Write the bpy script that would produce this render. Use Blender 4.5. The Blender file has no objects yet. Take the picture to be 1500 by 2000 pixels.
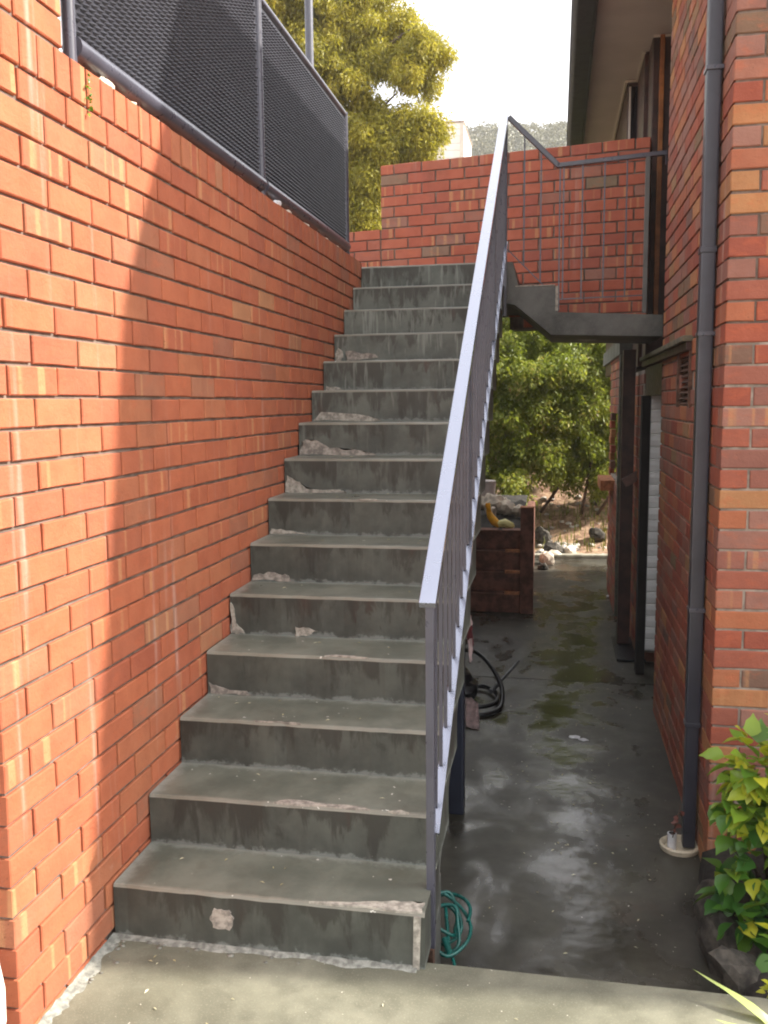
import bpy, bmesh, math, random
from mathutils import Vector, Matrix, noise
R = math.radians
sc = bpy.context.scene
col = sc.collection
random.seed(7)

# ---------------------------------------------------------------- camera, world, sun, exposure
CX, CY, CZ = 1.395, -1.9984, 1.7127
YAW, PITCH, ROLL, FPX = 0.1906, -0.1214, -0.0098, 1750.9
fw = Vector((-math.sin(YAW)*math.cos(PITCH), math.cos(YAW)*math.cos(PITCH), math.sin(PITCH)))
rt = Vector((math.cos(YAW), math.sin(YAW), 0)); upv = rt.cross(fw)
r2 = rt*math.cos(ROLL)+upv*math.sin(ROLL); u2 = -rt*math.sin(ROLL)+upv*math.cos(ROLL)
camd = bpy.data.cameras.new('camera'); cam = bpy.data.objects.new('camera', camd); col.objects.link(cam)
cam.matrix_world = Matrix(((r2.x, u2.x, -fw.x, CX), (r2.y, u2.y, -fw.y, CY), (r2.z, u2.z, -fw.z, CZ), (0, 0, 0, 1)))
camd.sensor_fit = 'VERTICAL'; camd.sensor_height = 24; camd.lens = 24*FPX/2000
camd.clip_start = 0.05; camd.clip_end = 2000
sc.camera = cam
SUN = Vector((1.0, 0.25, 0.81)).normalized()
ELEV = math.asin(SUN.z); AZ = math.atan2(SUN.x, SUN.y)      # clockwise from +Y
world = bpy.data.worlds.new('World'); sc.world = world; world.use_nodes = True
wn = world.node_tree; wn.nodes.clear()
sky = wn.nodes.new('ShaderNodeTexSky'); sky.sky_type = 'NISHITA'; sky.sun_disc = False
sky.sun_elevation = ELEV; sky.sun_rotation = AZ; sky.air_density = 1.0; sky.dust_density = 8.0; sky.ozone_density = 1.0
hs = wn.nodes.new('ShaderNodeHueSaturation'); hs.inputs['Saturation'].default_value = 0.22
bgn = wn.nodes.new('ShaderNodeBackground'); bgn.inputs['Strength'].default_value = 0.15
wo = wn.nodes.new('ShaderNodeOutputWorld')
# thin bright cloud veil over the whole sky (the photograph's sky is white)
tcw = wn.nodes.new('ShaderNodeTexCoord'); nzw = wn.nodes.new('ShaderNodeTexNoise'); nzw.inputs['Scale'].default_value = 1.6; nzw.inputs['Detail'].default_value = 5
mrw = wn.nodes.new('ShaderNodeMapRange'); mrw.inputs[1].default_value = 0.3; mrw.inputs[2].default_value = 0.7; mrw.inputs[3].default_value = 0.55; mrw.inputs[4].default_value = 0.8
mxw = wn.nodes.new('ShaderNodeMix'); mxw.data_type = 'RGBA'; mxw.inputs[7].default_value = (7.6, 7.6, 7.9, 1)
wn.links.new(tcw.outputs['Generated'], nzw.inputs['Vector']); wn.links.new(nzw.outputs[0], mrw.inputs[0]); wn.links.new(mrw.outputs[0], mxw.inputs[0])
wn.links.new(sky.outputs[0], hs.inputs['Color']); wn.links.new(hs.outputs[0], mxw.inputs[6]); wn.links.new(mxw.outputs[2], bgn.inputs[0]); wn.links.new(bgn.outputs[0], wo.inputs[0])
sl = bpy.data.lights.new('sun', 'SUN'); sl.energy = 5.0; sl.angle = R(0.7); sl.color = (1, 0.93, 0.82)
so = bpy.data.objects.new('sun', sl); col.objects.link(so); so.rotation_euler = SUN.to_track_quat('Z', 'Y').to_euler()
so.location = (20, 5, 20)
vs = sc.view_settings; vs.view_transform = 'Standard'; vs.look = 'None'; vs.gamma = 1.0; vs.use_curve_mapping = False
vs.exposure = 1.2
sc.render.engine = 'CYCLES'
sc.cycles.filter_width = 2.0
sc.cycles.max_bounces = 8
try: sc.cycles.use_denoising = True
except Exception: pass

# ---------------------------------------------------------------- helpers
def tag(o, label=None, cat=None, group=None, kind=None):
    if label: o['label'] = label
    if cat: o['category'] = cat
    if group: o['group'] = group
    if kind: o['kind'] = kind
    return o

def thing(name, label, cat, loc=(0, 0, 0), group=None):
    o = bpy.data.objects.new(name, None); col.objects.link(o); o.location = loc
    o.empty_display_size = 0.1
    return tag(o, label, cat, group)

def link(name, me, parent=None, mat=None, loc=None, world_coords=True):
    o = bpy.data.objects.new(name, me); col.objects.link(o)
    if mat is not None:
        for m in (mat if isinstance(mat, (list, tuple)) else [mat]): me.materials.append(m)
    if loc is not None: o.location = loc
    if parent is not None:
        o.parent = parent
        if world_coords:
            px = parent; off = Vector((0, 0, 0))
            while px is not None: off += Vector(px.location); px = px.parent
            o.location = Vector(o.location) - off
    return o

def wloc(o):
    v = Vector((0, 0, 0))
    while o is not None: v += Vector(o.location); o = o.parent
    return v

def mesh_from(bm, name, smooth=False, angle=None):
    me = bpy.data.meshes.new(name)
    bmesh.ops.recalc_face_normals(bm, faces=bm.faces)
    bm.to_mesh(me); bm.free()
    if smooth:
        for p in me.polygons: p.use_smooth = True
        if angle is not None:
            try: me.set_sharp_from_angle(angle=angle)
            except Exception: pass
    return me

def bm_box(bm, lo, hi, bev=0.0):
    lo = Vector(lo); hi = Vector(hi)
    vs_ = [bm.verts.new((x, y, z)) for x in (lo.x, hi.x) for y in (lo.y, hi.y) for z in (lo.z, hi.z)]
    fs = [(0, 1, 3, 2), (4, 6, 7, 5), (0, 4, 5, 1), (2, 3, 7, 6), (0, 2, 6, 4), (1, 5, 7, 3)]
    faces = [bm.faces.new([vs_[i] for i in f]) for f in fs]
    if bev > 0:
        es = list({e for f in faces for e in f.edges})
        bmesh.ops.bevel(bm, geom=es, offset=bev, segments=2, affect='EDGES', profile=0.6)
    return faces

def box(name, lo, hi, mat, parent=None, bev=0.003, origin=None):
    bm = bmesh.new(); o0 = Vector(origin) if origin else (Vector(lo)+Vector(hi))/2
    bm_box(bm, Vector(lo)-o0, Vector(hi)-o0, bev)
    return link(name, mesh_from(bm, name), parent, mat, o0)

def bm_tube(bm, pts, rad, n=10, cap=True):
    pts = [Vector(p) for p in pts]
    rads = rad if isinstance(rad, (list, tuple)) else [rad]*len(pts)
    rings = []; prev = None
    for i, p in enumerate(pts):
        t = (pts[min(i+1, len(pts)-1)]-pts[max(i-1, 0)]).normalized()
        if prev is None:
            a = Vector((0, 0, 1)) if abs(t.z) < 0.9 else Vector((1, 0, 0))
            u = t.cross(a).normalized()
        else:
            u = (prev - t*prev.dot(t)).normalized()
        prev = u; v = t.cross(u)
        rings.append([bm.verts.new(p+(u*math.cos(2*math.pi*k/n)+v*math.sin(2*math.pi*k/n))*rads[i]) for k in range(n)])
    for a, b in zip(rings, rings[1:]):
        for k in range(n): bm.faces.new((a[k], a[(k+1) % n], b[(k+1) % n], b[k]))
    if cap:
        bm.faces.new(rings[0][::-1]); bm.faces.new(rings[-1])

def tube(name, pts, rad, mat, parent=None, n=10):
    bm = bmesh.new(); c = Vector(pts[0]); bm_tube(bm, [Vector(p)-c for p in pts], rad, n)
    return link(name, mesh_from(bm, name, True, R(50)), parent, mat, c)

def prism(name, prof, axis, a, b, mat, parent=None, bev=0.0):
    """prof: list of 2D points; axis: 'x' => prof in (y,z), 'y' => (x,z), 'z' => (x,y)"""
    f = {'x': lambda p, t: (t, p[0], p[1]), 'y': lambda p, t: (p[0], t, p[1]), 'z': lambda p, t: (p[0], p[1], t)}[axis]
    bm = bmesh.new(); c = Vector(f(prof[0], a))
    A = [bm.verts.new(Vector(f(p, a))-c) for p in prof]; B = [bm.verts.new(Vector(f(p, b))-c) for p in prof]
    bm.faces.new(A); bm.faces.new(B[::-1]); n = len(prof)
    for i in range(n): bm.faces.new((A[i], B[i], B[(i+1) % n], A[(i+1) % n]))
    if bev: bmesh.ops.bevel(bm, geom=list(bm.edges), offset=bev, segments=2, affect='EDGES', clamp_overlap=True)
    return link(name, mesh_from(bm, name), parent, mat, c)

def bar(name, p0, p1, w, h, mat, parent=None, bev=0.002, side=None):
    """rectangular bar from p0 to p1; w across (side dir), h the other way"""
    p0 = Vector(p0); p1 = Vector(p1); t = (p1-p0).normalized()
    s = Vector(side) if side else Vector((1, 0, 0))
    s = (s-t*s.dot(t)).normalized(); v = t.cross(s)
    bm = bmesh.new(); L = (p1-p0).length
    fs = bm_box(bm, (-w/2, 0, -h/2), (w/2, L, h/2), bev)
    M = Matrix((s, t, v)).transposed().to_4x4()
    if M.determinant() < 0: M = Matrix((s, t, -v)).transposed().to_4x4()
    bmesh.ops.transform(bm, matrix=M, verts=bm.verts)
    return link(name, mesh_from(bm, name), parent, mat, p0)

# ---------------------------------------------------------------- material helpers
class NT:
    def __init__(s, name):
        s.m = bpy.data.materials.new(name); s.m.use_nodes = True; s.t = s.m.node_tree; s.t.nodes.clear()
        s.out = s.t.nodes.new('ShaderNodeOutputMaterial'); s.b = s.t.nodes.new('ShaderNodeBsdfPrincipled')
        s.t.links.new(s.b.outputs[0], s.out.inputs[0])
    def n(s, typ, **k):
        nd = s.t.nodes.new(typ)
        for a, v in k.items():
            if a.startswith('i_'):
                key = a[2:].replace('_', ' ')
                nd.inputs[key].default_value = v
            else: setattr(nd, a, v)
        return nd
    def l(s, a, b): s.t.links.new(a, b)
    def val(s, v, sock):
        if isinstance(v, (int, float)): sock.default_value = v
        elif isinstance(v, tuple): sock.default_value = v if len(v) != 3 or sock.type == 'VECTOR' else (*v, 1)
        else: s.l(v, sock)
    def math(s, op, a, b=None, c=None, clamp=False):
        nd = s.n('ShaderNodeMath', operation=op); nd.use_clamp = clamp
        s.val(a, nd.inputs[0])
        if b is not None: s.val(b, nd.inputs[1])
        if c is not None: s.val(c, nd.inputs[2])
        return nd.outputs[0]
    def mix(s, f, a, b, mode='MIX'):
        nd = s.n('ShaderNodeMix', data_type='RGBA', blend_type=mode)
        s.val(f, nd.inputs[0]); s.val(a, nd.inputs[6]); s.val(b, nd.inputs[7]); return nd.outputs[2]
    def noise(s, vec, scale, detail=4, rough=0.55, dim='3D', w=None, dist=0.0):
        nd = s.n('ShaderNodeTexNoise'); nd.noise_dimensions = dim
        nd.inputs['Scale'].default_value = scale; nd.inputs['Detail'].default_value = detail; nd.inputs['Roughness'].default_value = rough
        nd.inputs['Distortion'].default_value = dist
        if vec is not None and dim != '1D': s.l(vec, nd.inputs['Vector'])
        if w is not None: s.val(w, nd.inputs['W'])
        return nd.outputs[0]
    def ramp(s, f, stops, interp='LINEAR'):
        nd = s.n('ShaderNodeValToRGB'); cr = nd.color_ramp; cr.interpolation = interp
        while len(cr.elements) < len(stops): cr.elements.new(0.5)
        for e, (p, c) in zip(cr.elements, stops):
            e.position = p; e.color = (*c, 1) if isinstance(c, tuple) else (c, c, c, 1)
        s.val(f, nd.inputs[0]); return nd.outputs[0]
    def smooth(s, v, a, b):
        nd = s.n('ShaderNodeMapRange', interpolation_type='SMOOTHSTEP'); s.val(v, nd.inputs[0])
        s.val(a, nd.inputs[1]); s.val(b, nd.inputs[2]); return nd.outputs[0]
    def mapv(s, vec, scale=(1, 1, 1), loc=(0, 0, 0)):
        nd = s.n('ShaderNodeMapping'); s.l(vec, nd.inputs[0]); nd.inputs['Scale'].default_value = scale
        if isinstance(loc, tuple): nd.inputs['Location'].default_value = loc
        else: s.l(loc, nd.inputs['Location'])
        return nd.outputs[0]
    def bump(s, h, strength=0.3, dist=0.002, prev=None):
        nd = s.n('ShaderNodeBump'); nd.inputs['Strength'].default_value = strength; nd.inputs['Distance'].default_value = dist
        s.l(h, nd.inputs['Height'])
        if prev: s.l(prev, nd.inputs['Normal'])
        return nd.outputs[0]
    def geo(s): return s.n('ShaderNodeNewGeometry').outputs['Position']
    def obj(s): return s.n('ShaderNodeTexCoord').outputs['Object']
    def uv(s): return s.n('ShaderNodeTexCoord').outputs['UV']
    def set(s, color=None, rough=None, normal=None, metal=None, spec=None):
        if color is not None: s.val(color, s.b.inputs['Base Color'])
        if rough is not None: s.val(rough, s.b.inputs['Roughness'])
        if normal is not None: s.l(normal, s.b.inputs['Normal'])
        if metal is not None: s.val(metal, s.b.inputs['Metallic'])
        if spec is not None: s.val(spec, s.b.inputs['Specular IOR Level'])
        return s.m

def simple(name, c, rough=0.6, var=0.25, scale=12.0, metal=0.0, bump=0.15, bscale=60, c2=None, spec=None):
    n = NT(name); g = n.geo()
    v = n.noise(g, scale, 5, 0.6)
    a = tuple(x*(1-var) for x in c); b = c2 or tuple(min(1, x*(1+var)) for x in c)
    cc = n.mix(n.smooth(v, 0.35, 0.65), a, b)
    rr = n.math('MULTIPLY_ADD', n.noise(g, scale*2.3, 3), 0.3, rough-0.15)
    return n.set(cc, rr, n.bump(n.noise(g, bscale, 4), bump, 0.002), metal, spec)

def brick_mat(name, palette, stripe, joined, rough=0.85, stripe_amt=0.62):
    n = NT(name)
    at = n.n('ShaderNodeAttribute'); at.attribute_name = 'bseed'; at.attribute_type = 'GEOMETRY' if joined else 'OBJECT'
    sd = at.outputs['Fac']
    uv = n.uv(); sep = n.n('ShaderNodeSeparateXYZ'); n.l(uv, sep.inputs[0])
    sh = n.n('ShaderNodeCombineXYZ'); n.l(n.math('MULTIPLY', sd, 37.0), sh.inputs[0]); n.l(n.math('MULTIPLY', sd, 91.0), sh.inputs[1]); n.l(n.math('MULTIPLY', sd, 53.0), sh.inputs[2])
    p = n.n('ShaderNodeVectorMath', operation='ADD'); n.l(uv, p.inputs[0]); n.l(sh.outputs[0], p.inputs[1]); p = p.outputs[0]
    base = n.ramp(sd, palette, 'LINEAR')
    # soft cloudy variation inside a brick
    base = n.mix(n.math('MULTIPLY', n.smooth(n.noise(p, 9, 4, 0.6), 0.35, 0.7), 0.45), base, n.mix(1.0, base, (0.72, 0.62, 0.6), 'MULTIPLY'))
    # vertical tan flashes, on some bricks only
    w = n.math('ADD', n.math('MULTIPLY', sep.outputs[0], 1.0), n.math('MULTIPLY', sd, 173.0))
    st = n.smooth(n.noise(None, 21, 1, 0.4, '1D', w), 0.56, 0.72)
    has = n.math('GREATER_THAN', n.math('FRACT', n.math('MULTIPLY', sd, 17.37)), stripe_amt)
    fuzzy = n.smooth(n.noise(p, 30, 4, 0.7), 0.2, 0.5)
    base = n.mix(n.math('MULTIPLY', n.math('MULTIPLY', n.math('MULTIPLY', st, has), fuzzy), 0.50), base, stripe)
    # dark pits and dirt
    pit = n.smooth(n.noise(n.mapv(p, (1.5, 0.7, 1)), 130, 3, 0.6), 0.66, 0.74)
    base = n.mix(n.math('MULTIPLY', pit, 0.7), base, (0.07, 0.03, 0.02))
    core = n.smooth(n.noise(n.mapv(p, (0.8, 1.6, 1)), 14, 5, 0.7), 0.50, 0.68)
    base = n.mix(n.math('MULTIPLY', core, 0.30), base, (0.52, 0.13, 0.055))
    # pale lime smears, world space (continue across bricks)
    g = n.geo()
    lime = n.smooth(n.noise(g, 3.1, 6, 0.72), 0.66, 0.80)
    base = n.mix(n.math('MULTIPLY', lime, 0.35), base, (0.62, 0.48, 0.42))
    drip = n.smooth(n.noise(n.mapv(g, (4.5, 4.5, 0.22)), 2.4, 4, 0.6), 0.60, 0.78)
    base = n.mix(n.math('MULTIPLY', drip, 0.38), base, (0.62, 0.50, 0.43))
    dirt = n.smooth(n.noise(n.mapv(g, (1, 1, 0.25)), 1.7, 5, 0.65), 0.55, 0.8)
    base = n.mix(n.math('MULTIPLY', dirt, 0.35), base, (0.13, 0.07, 0.05))
    b1 = n.bump(n.noise(n.mapv(p, (1, 1, 1)), 45, 6, 0.75), 0.75, 0.006)
    b2 = n.bump(n.noise(n.mapv(p, (2.0, 0.6, 1)), 140, 3, 0.6), 0.35, 0.002, b1)
    return n.set(base, rough, b2, spec=0.3)

PAL_A = [(0.0, (0.40, 0.118, 0.058)), (0.35, (0.45, 0.140, 0.066)), (0.62, (0.38, 0.110, 0.058)), (0.86, (0.43, 0.155, 0.074)), (0.96, (0.34, 0.135, 0.080)), (1.0, (0.45, 0.21, 0.10))]
PAL_B = [(0.0, (0.42, 0.115, 0.070)), (0.4, (0.47, 0.14, 0.082)), (0.7, (0.38, 0.11, 0.074)), (0.90, (0.42, 0.15, 0.095)), (0.96, (0.31, 0.16, 0.12)), (1.0, (0.24, 0.18, 0.11))]
PAL_C = [(0.0, (0.27, 0.075, 0.048)), (0.25, (0.36, 0.10, 0.055)), (0.42, (0.25, 0.11, 0.082)), (0.6, (0.31, 0.155, 0.115)), (0.76, (0.38, 0.13, 0.065)), (0.88, (0.44, 0.21, 0.09)), (0.94, (0.22, 0.15, 0.085)), (1.0, (0.17, 0.085, 0.07))]
MB = {}
for key, pal, stp, amt in (('A', PAL_A, (0.56, 0.30, 0.14), 0.80), ('B', PAL_B, (0.60, 0.33, 0.15), 0.5), ('C', PAL_C, (0.50, 0.25, 0.11), 0.82)):
    for j in (False, True):
        MB[key, j] = brick_mat('brick_%s_%s' % (key, 'joined' if j else 'single'), pal, stp, j, stripe_amt=amt)
MORTAR = simple('mortar_brown', (0.165, 0.125, 0.10), 0.95, 0.3, 14, bump=0.8, bscale=180)
MORTAR_L = simple('mortar_pale', (0.29, 0.245, 0.20), 0.95, 0.3, 14, bump=0.8, bscale=180)

# ---------------------------------------------------------------- bricks
_bm_cache = {}
def brick_mesh(L, H, D, var):
    """brick with its face in the local XZ plane at y=0 (outward = -y), depth to +y; returns vert list, faces, uvs"""
    key = (round(L, 4), round(H, 4), round(D, 4), var)
    if key in _bm_cache: return _bm_cache[key]
    rnd = random.Random(str(key)); b = 0.0035
    def ring(dx, dz, y, jit, mid):
        pts = []
        for (sx, sz) in ((-1, -1), (mid, -1), (1, -1), (1, 1), (-mid, 1), (-1, 1)):
            x = sx*(L/2-dx) if abs(sx) == 1 else sx*L; z = sz*(H/2-dz)
            pts.append(Vector((x+rnd.uniform(-jit, jit), y+rnd.uniform(0, jit*0.5), z+rnd.uniform(-jit, jit))))
        return pts
    m = rnd.uniform(-0.2, 0.2)
    r0 = ring(b, b, 0.0, 0.0012, m); r1 = ring(0.0, 0.0, b, 0.0012, m); r2_ = ring(0, 0, D, 0, m)
    V = r0+r1+r2_; F = [tuple(range(5, -1, -1))[::-1]]
    F = [(0, 1, 2, 3, 4, 5)]
    for s in (0, 6):
        for k in range(6): F.append((s+k, s+6+k, s+6+(k+1) % 6, s+(k+1) % 6))
    F.append((17, 16, 15, 14, 13, 12))
    UV = []
    for f in F:
        UV.append([(V[i].x+V[i].y*0.9, V[i].z+V[i].y*0.45) for i in f])
    me = bpy.data.meshes.new('brick'); me.from_pydata(V, [], F); me.update()
    ul = me.uv_layers.new(name='UVMap')
    for p, uvs in zip(me.polygons, UV):
        for li, c in zip(p.loop_indices, uvs): ul.data[li].uv = c
    _bm_cache[key] = (V, F, UV, me); return _bm_cache[key]

def campix(p):
    d = Vector(p)-Vector((CX, CY, CZ)); z = d.dot(fw)
    if z < 0.1: return None
    return (750+FPX*d.dot(r2)/z, 1000-FPX*d.dot(u2)/z, z)

class BrickSet:
    """collects the bricks of one thing; the 300 that show largest become parts, the rest one joined part"""
    def __init__(s, parent, pal): s.p = parent; s.pal = pal; s.items = []
    def add(s, pos, rot, L, H, D, vis=1.0):
        s.items.append((Vector(pos), rot, L, H, D, vis))
    def build(s, limit=300, minpx=9):
        rnd = random.Random(len(s.items)); sc_ = []
        for it in s.items:
            pos, rot, L, H, D, vis = it
            nrm = Vector((math.sin(rot), -math.cos(rot), 0)); u = Vector((math.cos(rot), math.sin(rot), 0))
            c = campix(pos); a = 0; ok = False
            if c and -30 < c[0] < 1530 and -40 < c[1] < 2040 and (Vector((CX, CY, CZ))-pos).dot(nrm) > 0:
                p1 = campix(pos-u*L/2); p2 = campix(pos+u*L/2); q1 = campix(pos+Vector((0, 0, H/2))); q2 = campix(pos-Vector((0, 0, H/2)))
                if p1 and p2 and q1 and q2:
                    w = math.hypot(p1[0]-p2[0], p1[1]-p2[1]); h = abs(q1[1]-q2[1]); a = w*h*vis
                    wx = abs(p1[0]-p2[0]); ok = max(w, h) > minpx and wx > 3
            sc_.append(a if ok else 0)
        order = sorted(range(len(s.items)), key=lambda i: -sc_[i]); ind = set(i for i in order[:limit] if sc_[i] > 0)
        V = []; F = []; UVs = []; SE = []; pw = wloc(s.p)
        for i, it in enumerate(s.items):
            pos, rot, L, H, D, vis = it; sd = rnd.random(); var = rnd.randrange(7)
            v, f, uv, me = brick_mesh(L, H, D, var)
            pos = pos + Vector((rnd.uniform(-.0012, .0012), rnd.uniform(-.0012, .0012), rnd.uniform(-.001, .001)))
            tilt = rnd.uniform(-0.006, 0.006)
            if i in ind:
                o = bpy.data.objects.new('brick', me); col.objects.link(o); o.parent = s.p
                if not me.materials: me.materials.append(MB[s.pal, False])
                if me.materials[0] != MB[s.pal, False]:
                    o.material_slots[0].link = 'OBJECT'; o.material_slots[0].material = MB[s.pal, False]
                o.location = pos-pw; o.rotation_euler = (0, tilt, rot); o['bseed'] = sd
            else:
                M = Matrix.Translation(pos-pw) @ Matrix.Rotation(rot, 4, 'Z') @ Matrix.Rotation(tilt, 4, 'Y')
                b0 = len(V); V += [M @ x for x in v]; F += [tuple(b0+k for k in ff) for ff in f]; UVs += [c for fu in uv for c in fu]; SE += [sd]*len(v)
        if V:
            me = bpy.data.meshes.new('brickwork'); me.from_pydata(V, [], F)
            ul = me.uv_layers.new(name='UVMap'); ul.data.foreach_set('uv', [c for t in UVs for c in t])
            a = me.attributes.new('bseed', 'FLOAT', 'POINT'); a.data.foreach_set('value', SE)
            me.materials.append(MB[s.pal, True]); me.update()
            o = bpy.data.objects.new('brickwork', me); col.objects.link(o); o.parent = s.p; o['kind'] = 'stuff'
        return len(ind)

CO = 0.086
def wall_run(bs, org, rot, length, ztop, nrows, first_header, ok=lambda u, z: True, corner=None, jw=0.010, D=0.055, vis=lambda u, z: 1.0):
    """stretcher bond. org: (x,y) start; rot: direction angle of u; rows go down from ztop (a mortar centre line)"""
    ux, uy = math.cos(rot), math.sin(rot)
    for r in range(nrows):
        zc = ztop-CO*(r+0.5); hd = (r % 2 == 0) == first_header
        u = 0.0; k = 0
        while u < length-0.03:
            L = 0.11 if (k == 0 and hd) else 0.23
            w = min(L, length-u)
            if w > 0.03 and ok(u+w/2, zc):
                d = D
                if k == 0 and corner is not None: d = corner[0] if hd else corner[1]
                bs.add((org[0]+ux*(u+w/2), org[1]+uy*(u+w/2), zc), rot, w, 0.076, d, vis(u+w/2, zc))
            u += L+jw; k += 1

# ---------------------------------------------------------------- other materials
def metal_paint(name, c, rough=0.35, spec=0.5):
    n = NT(name); g = n.geo()
    cc = n.mix(n.smooth(n.noise(g, 8, 5, 0.6), 0.4, 0.7), c, tuple(x*0.78 for x in c))
    rr = n.math('MULTIPLY_ADD', n.noise(g, 25, 4, 0.6), 0.25, rough-0.12)
    return n.set(cc, rr, n.bump(n.noise(g, 90, 3), 0.06, 0.001), 0.0, spec)
NAVY = metal_paint('dark_slate_paint', (0.070, 0.070, 0.092), 0.30, 0.7)
RAILP = NT('wet_glossy_rail_paint'); _g = RAILP.geo()
RAILP.set((0.31, 0.33, 0.41), RAILP.math('MULTIPLY_ADD', RAILP.noise(_g, 20, 4), 0.12, 0.20), RAILP.bump(RAILP.noise(_g, 60, 3), 0.04, 0.001), 0.9, 0.8)
RAILP.b.inputs['Coat Weight'].default_value = 1.0; RAILP.b.inputs['Coat Roughness'].default_value = 0.12; RAILP = RAILP.m
NAVY2 = metal_paint('navy_paint', (0.020, 0.024, 0.040), 0.35)
PIPE = metal_paint('charcoal_downpipe_paint', (0.045, 0.047, 0.062), 0.33, 0.6)
GUTTER = metal_paint('dark_gutter_paint', (0.060, 0.060, 0.080), 0.6, 0.4)
RUST = simple('rusty_steel', (0.10, 0.05, 0.03), 0.8, 0.5, 30)
SOFFIT = simple('soffit_pinkish_beige', (0.62, 0.55, 0.53), 0.7, 0.05, 2, bump=0.05)
TRIM = simple('pale_trim', (0.62, 0.56, 0.50), 0.6, 0.05, 6)
TIM_D = simple('dark_stained_timber', (0.050, 0.020, 0.014), 0.5, 0.35, 9)
TIM_O = simple('orange_stained_timber', (0.36, 0.13, 0.035), 0.4, 0.25, 9)
SLEEP = simple('weathered_sleeper', (0.15, 0.062, 0.040), 0.75, 0.45, 11, bump=0.6)
SLEEP_L = simple('lit_sleeper_top_and_sill', (0.44, 0.17, 0.075), 0.75, 0.3, 20, bump=0.6)  # brightness of lit planter tops put into the colour; also colours sill bricks
GLASSD = NT('dark_window'); GLASSD = GLASSD.set((0.012, 0.008, 0.010), 0.08)
WHITE = simple('white_roller_slats', (0.80, 0.80, 0.78), 0.5, 0.06, 5)
DARK = simple('dark_void', (0.012, 0.009, 0.008), 0.9, 0.3, 4)
ROOF = simple('roof_sheet', (0.10, 0.09, 0.09), 0.6, 0.2, 4)
CREAM = simple('cream_pvc', (0.62, 0.54, 0.40), 0.5, 0.15, 20)
PVC = simple('white_pvc', (0.78, 0.78, 0.80), 0.35, 0.08, 20)
HOSEG = simple('green_hose_rubber', (0.010, 0.115, 0.098), 0.28, 0.25, 20)
HOSEB = simple('black_rubber', (0.010, 0.011, 0.013), 0.35, 0.3, 20)
GREYM = simple('grey_metal', (0.10, 0.105, 0.11), 0.4, 0.3, 40)
GREENPIPE = simple('grey_green_pipe', (0.13, 0.14, 0.11), 0.6, 0.2, 20)
RAG = simple('pinkish_white_cloth', (0.62, 0.48, 0.46), 0.9, 0.2, 25)
DRED = simple('dark_red_cloth', (0.16, 0.03, 0.035), 0.8, 0.3, 30)
YEL = simple('yellow_rubber', (0.85, 0.42, 0.02), 0.4, 0.1, 20)
YELP = simple('pale_yellow_rubber', (0.75, 0.68, 0.28), 0.4, 0.1, 20)
PINKP = simple('pale_pink_plastic', (0.46, 0.40, 0.38), 0.5, 0.15, 8)
STONE_P = simple('pale_stone', (0.60, 0.52, 0.42), 0.85, 0.3, 12, bump=0.8)
STONE_G = simple('grey_stone', (0.050, 0.043, 0.034), 0.9, 0.55, 22, bump=1.0, bscale=45)
SOIL = simple('dark_soil', (0.022, 0.018, 0.014), 0.95, 0.5, 25, bump=1.0, bscale=70)
BARK = simple('bark', (0.085, 0.055, 0.04), 0.9, 0.4, 14, bump=0.9)
LEAD = simple('olive_flashing', (0.14, 0.13, 0.085), 0.7, 0.3, 12)
SHEDW = simple('cream_weatherboard', (0.78, 0.72, 0.68), 0.6, 0.06, 3)

def mulch_mat():
    n = NT('mulch_ground'); g = n.geo()
    a = n.mix(n.smooth(n.noise(g, 9, 6, 0.75), 0.4, 0.62), (0.28, 0.16, 0.10), (0.60, 0.41, 0.27))
    a = n.mix(n.smooth(n.noise(g, 1.5, 4), 0.5, 0.7), a, (0.14, 0.13, 0.05))
    return n.set(a, 0.95, n.bump(n.noise(g, 40, 5, 0.8), 1.0, 0.03))
MULCH = mulch_mat()

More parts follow.
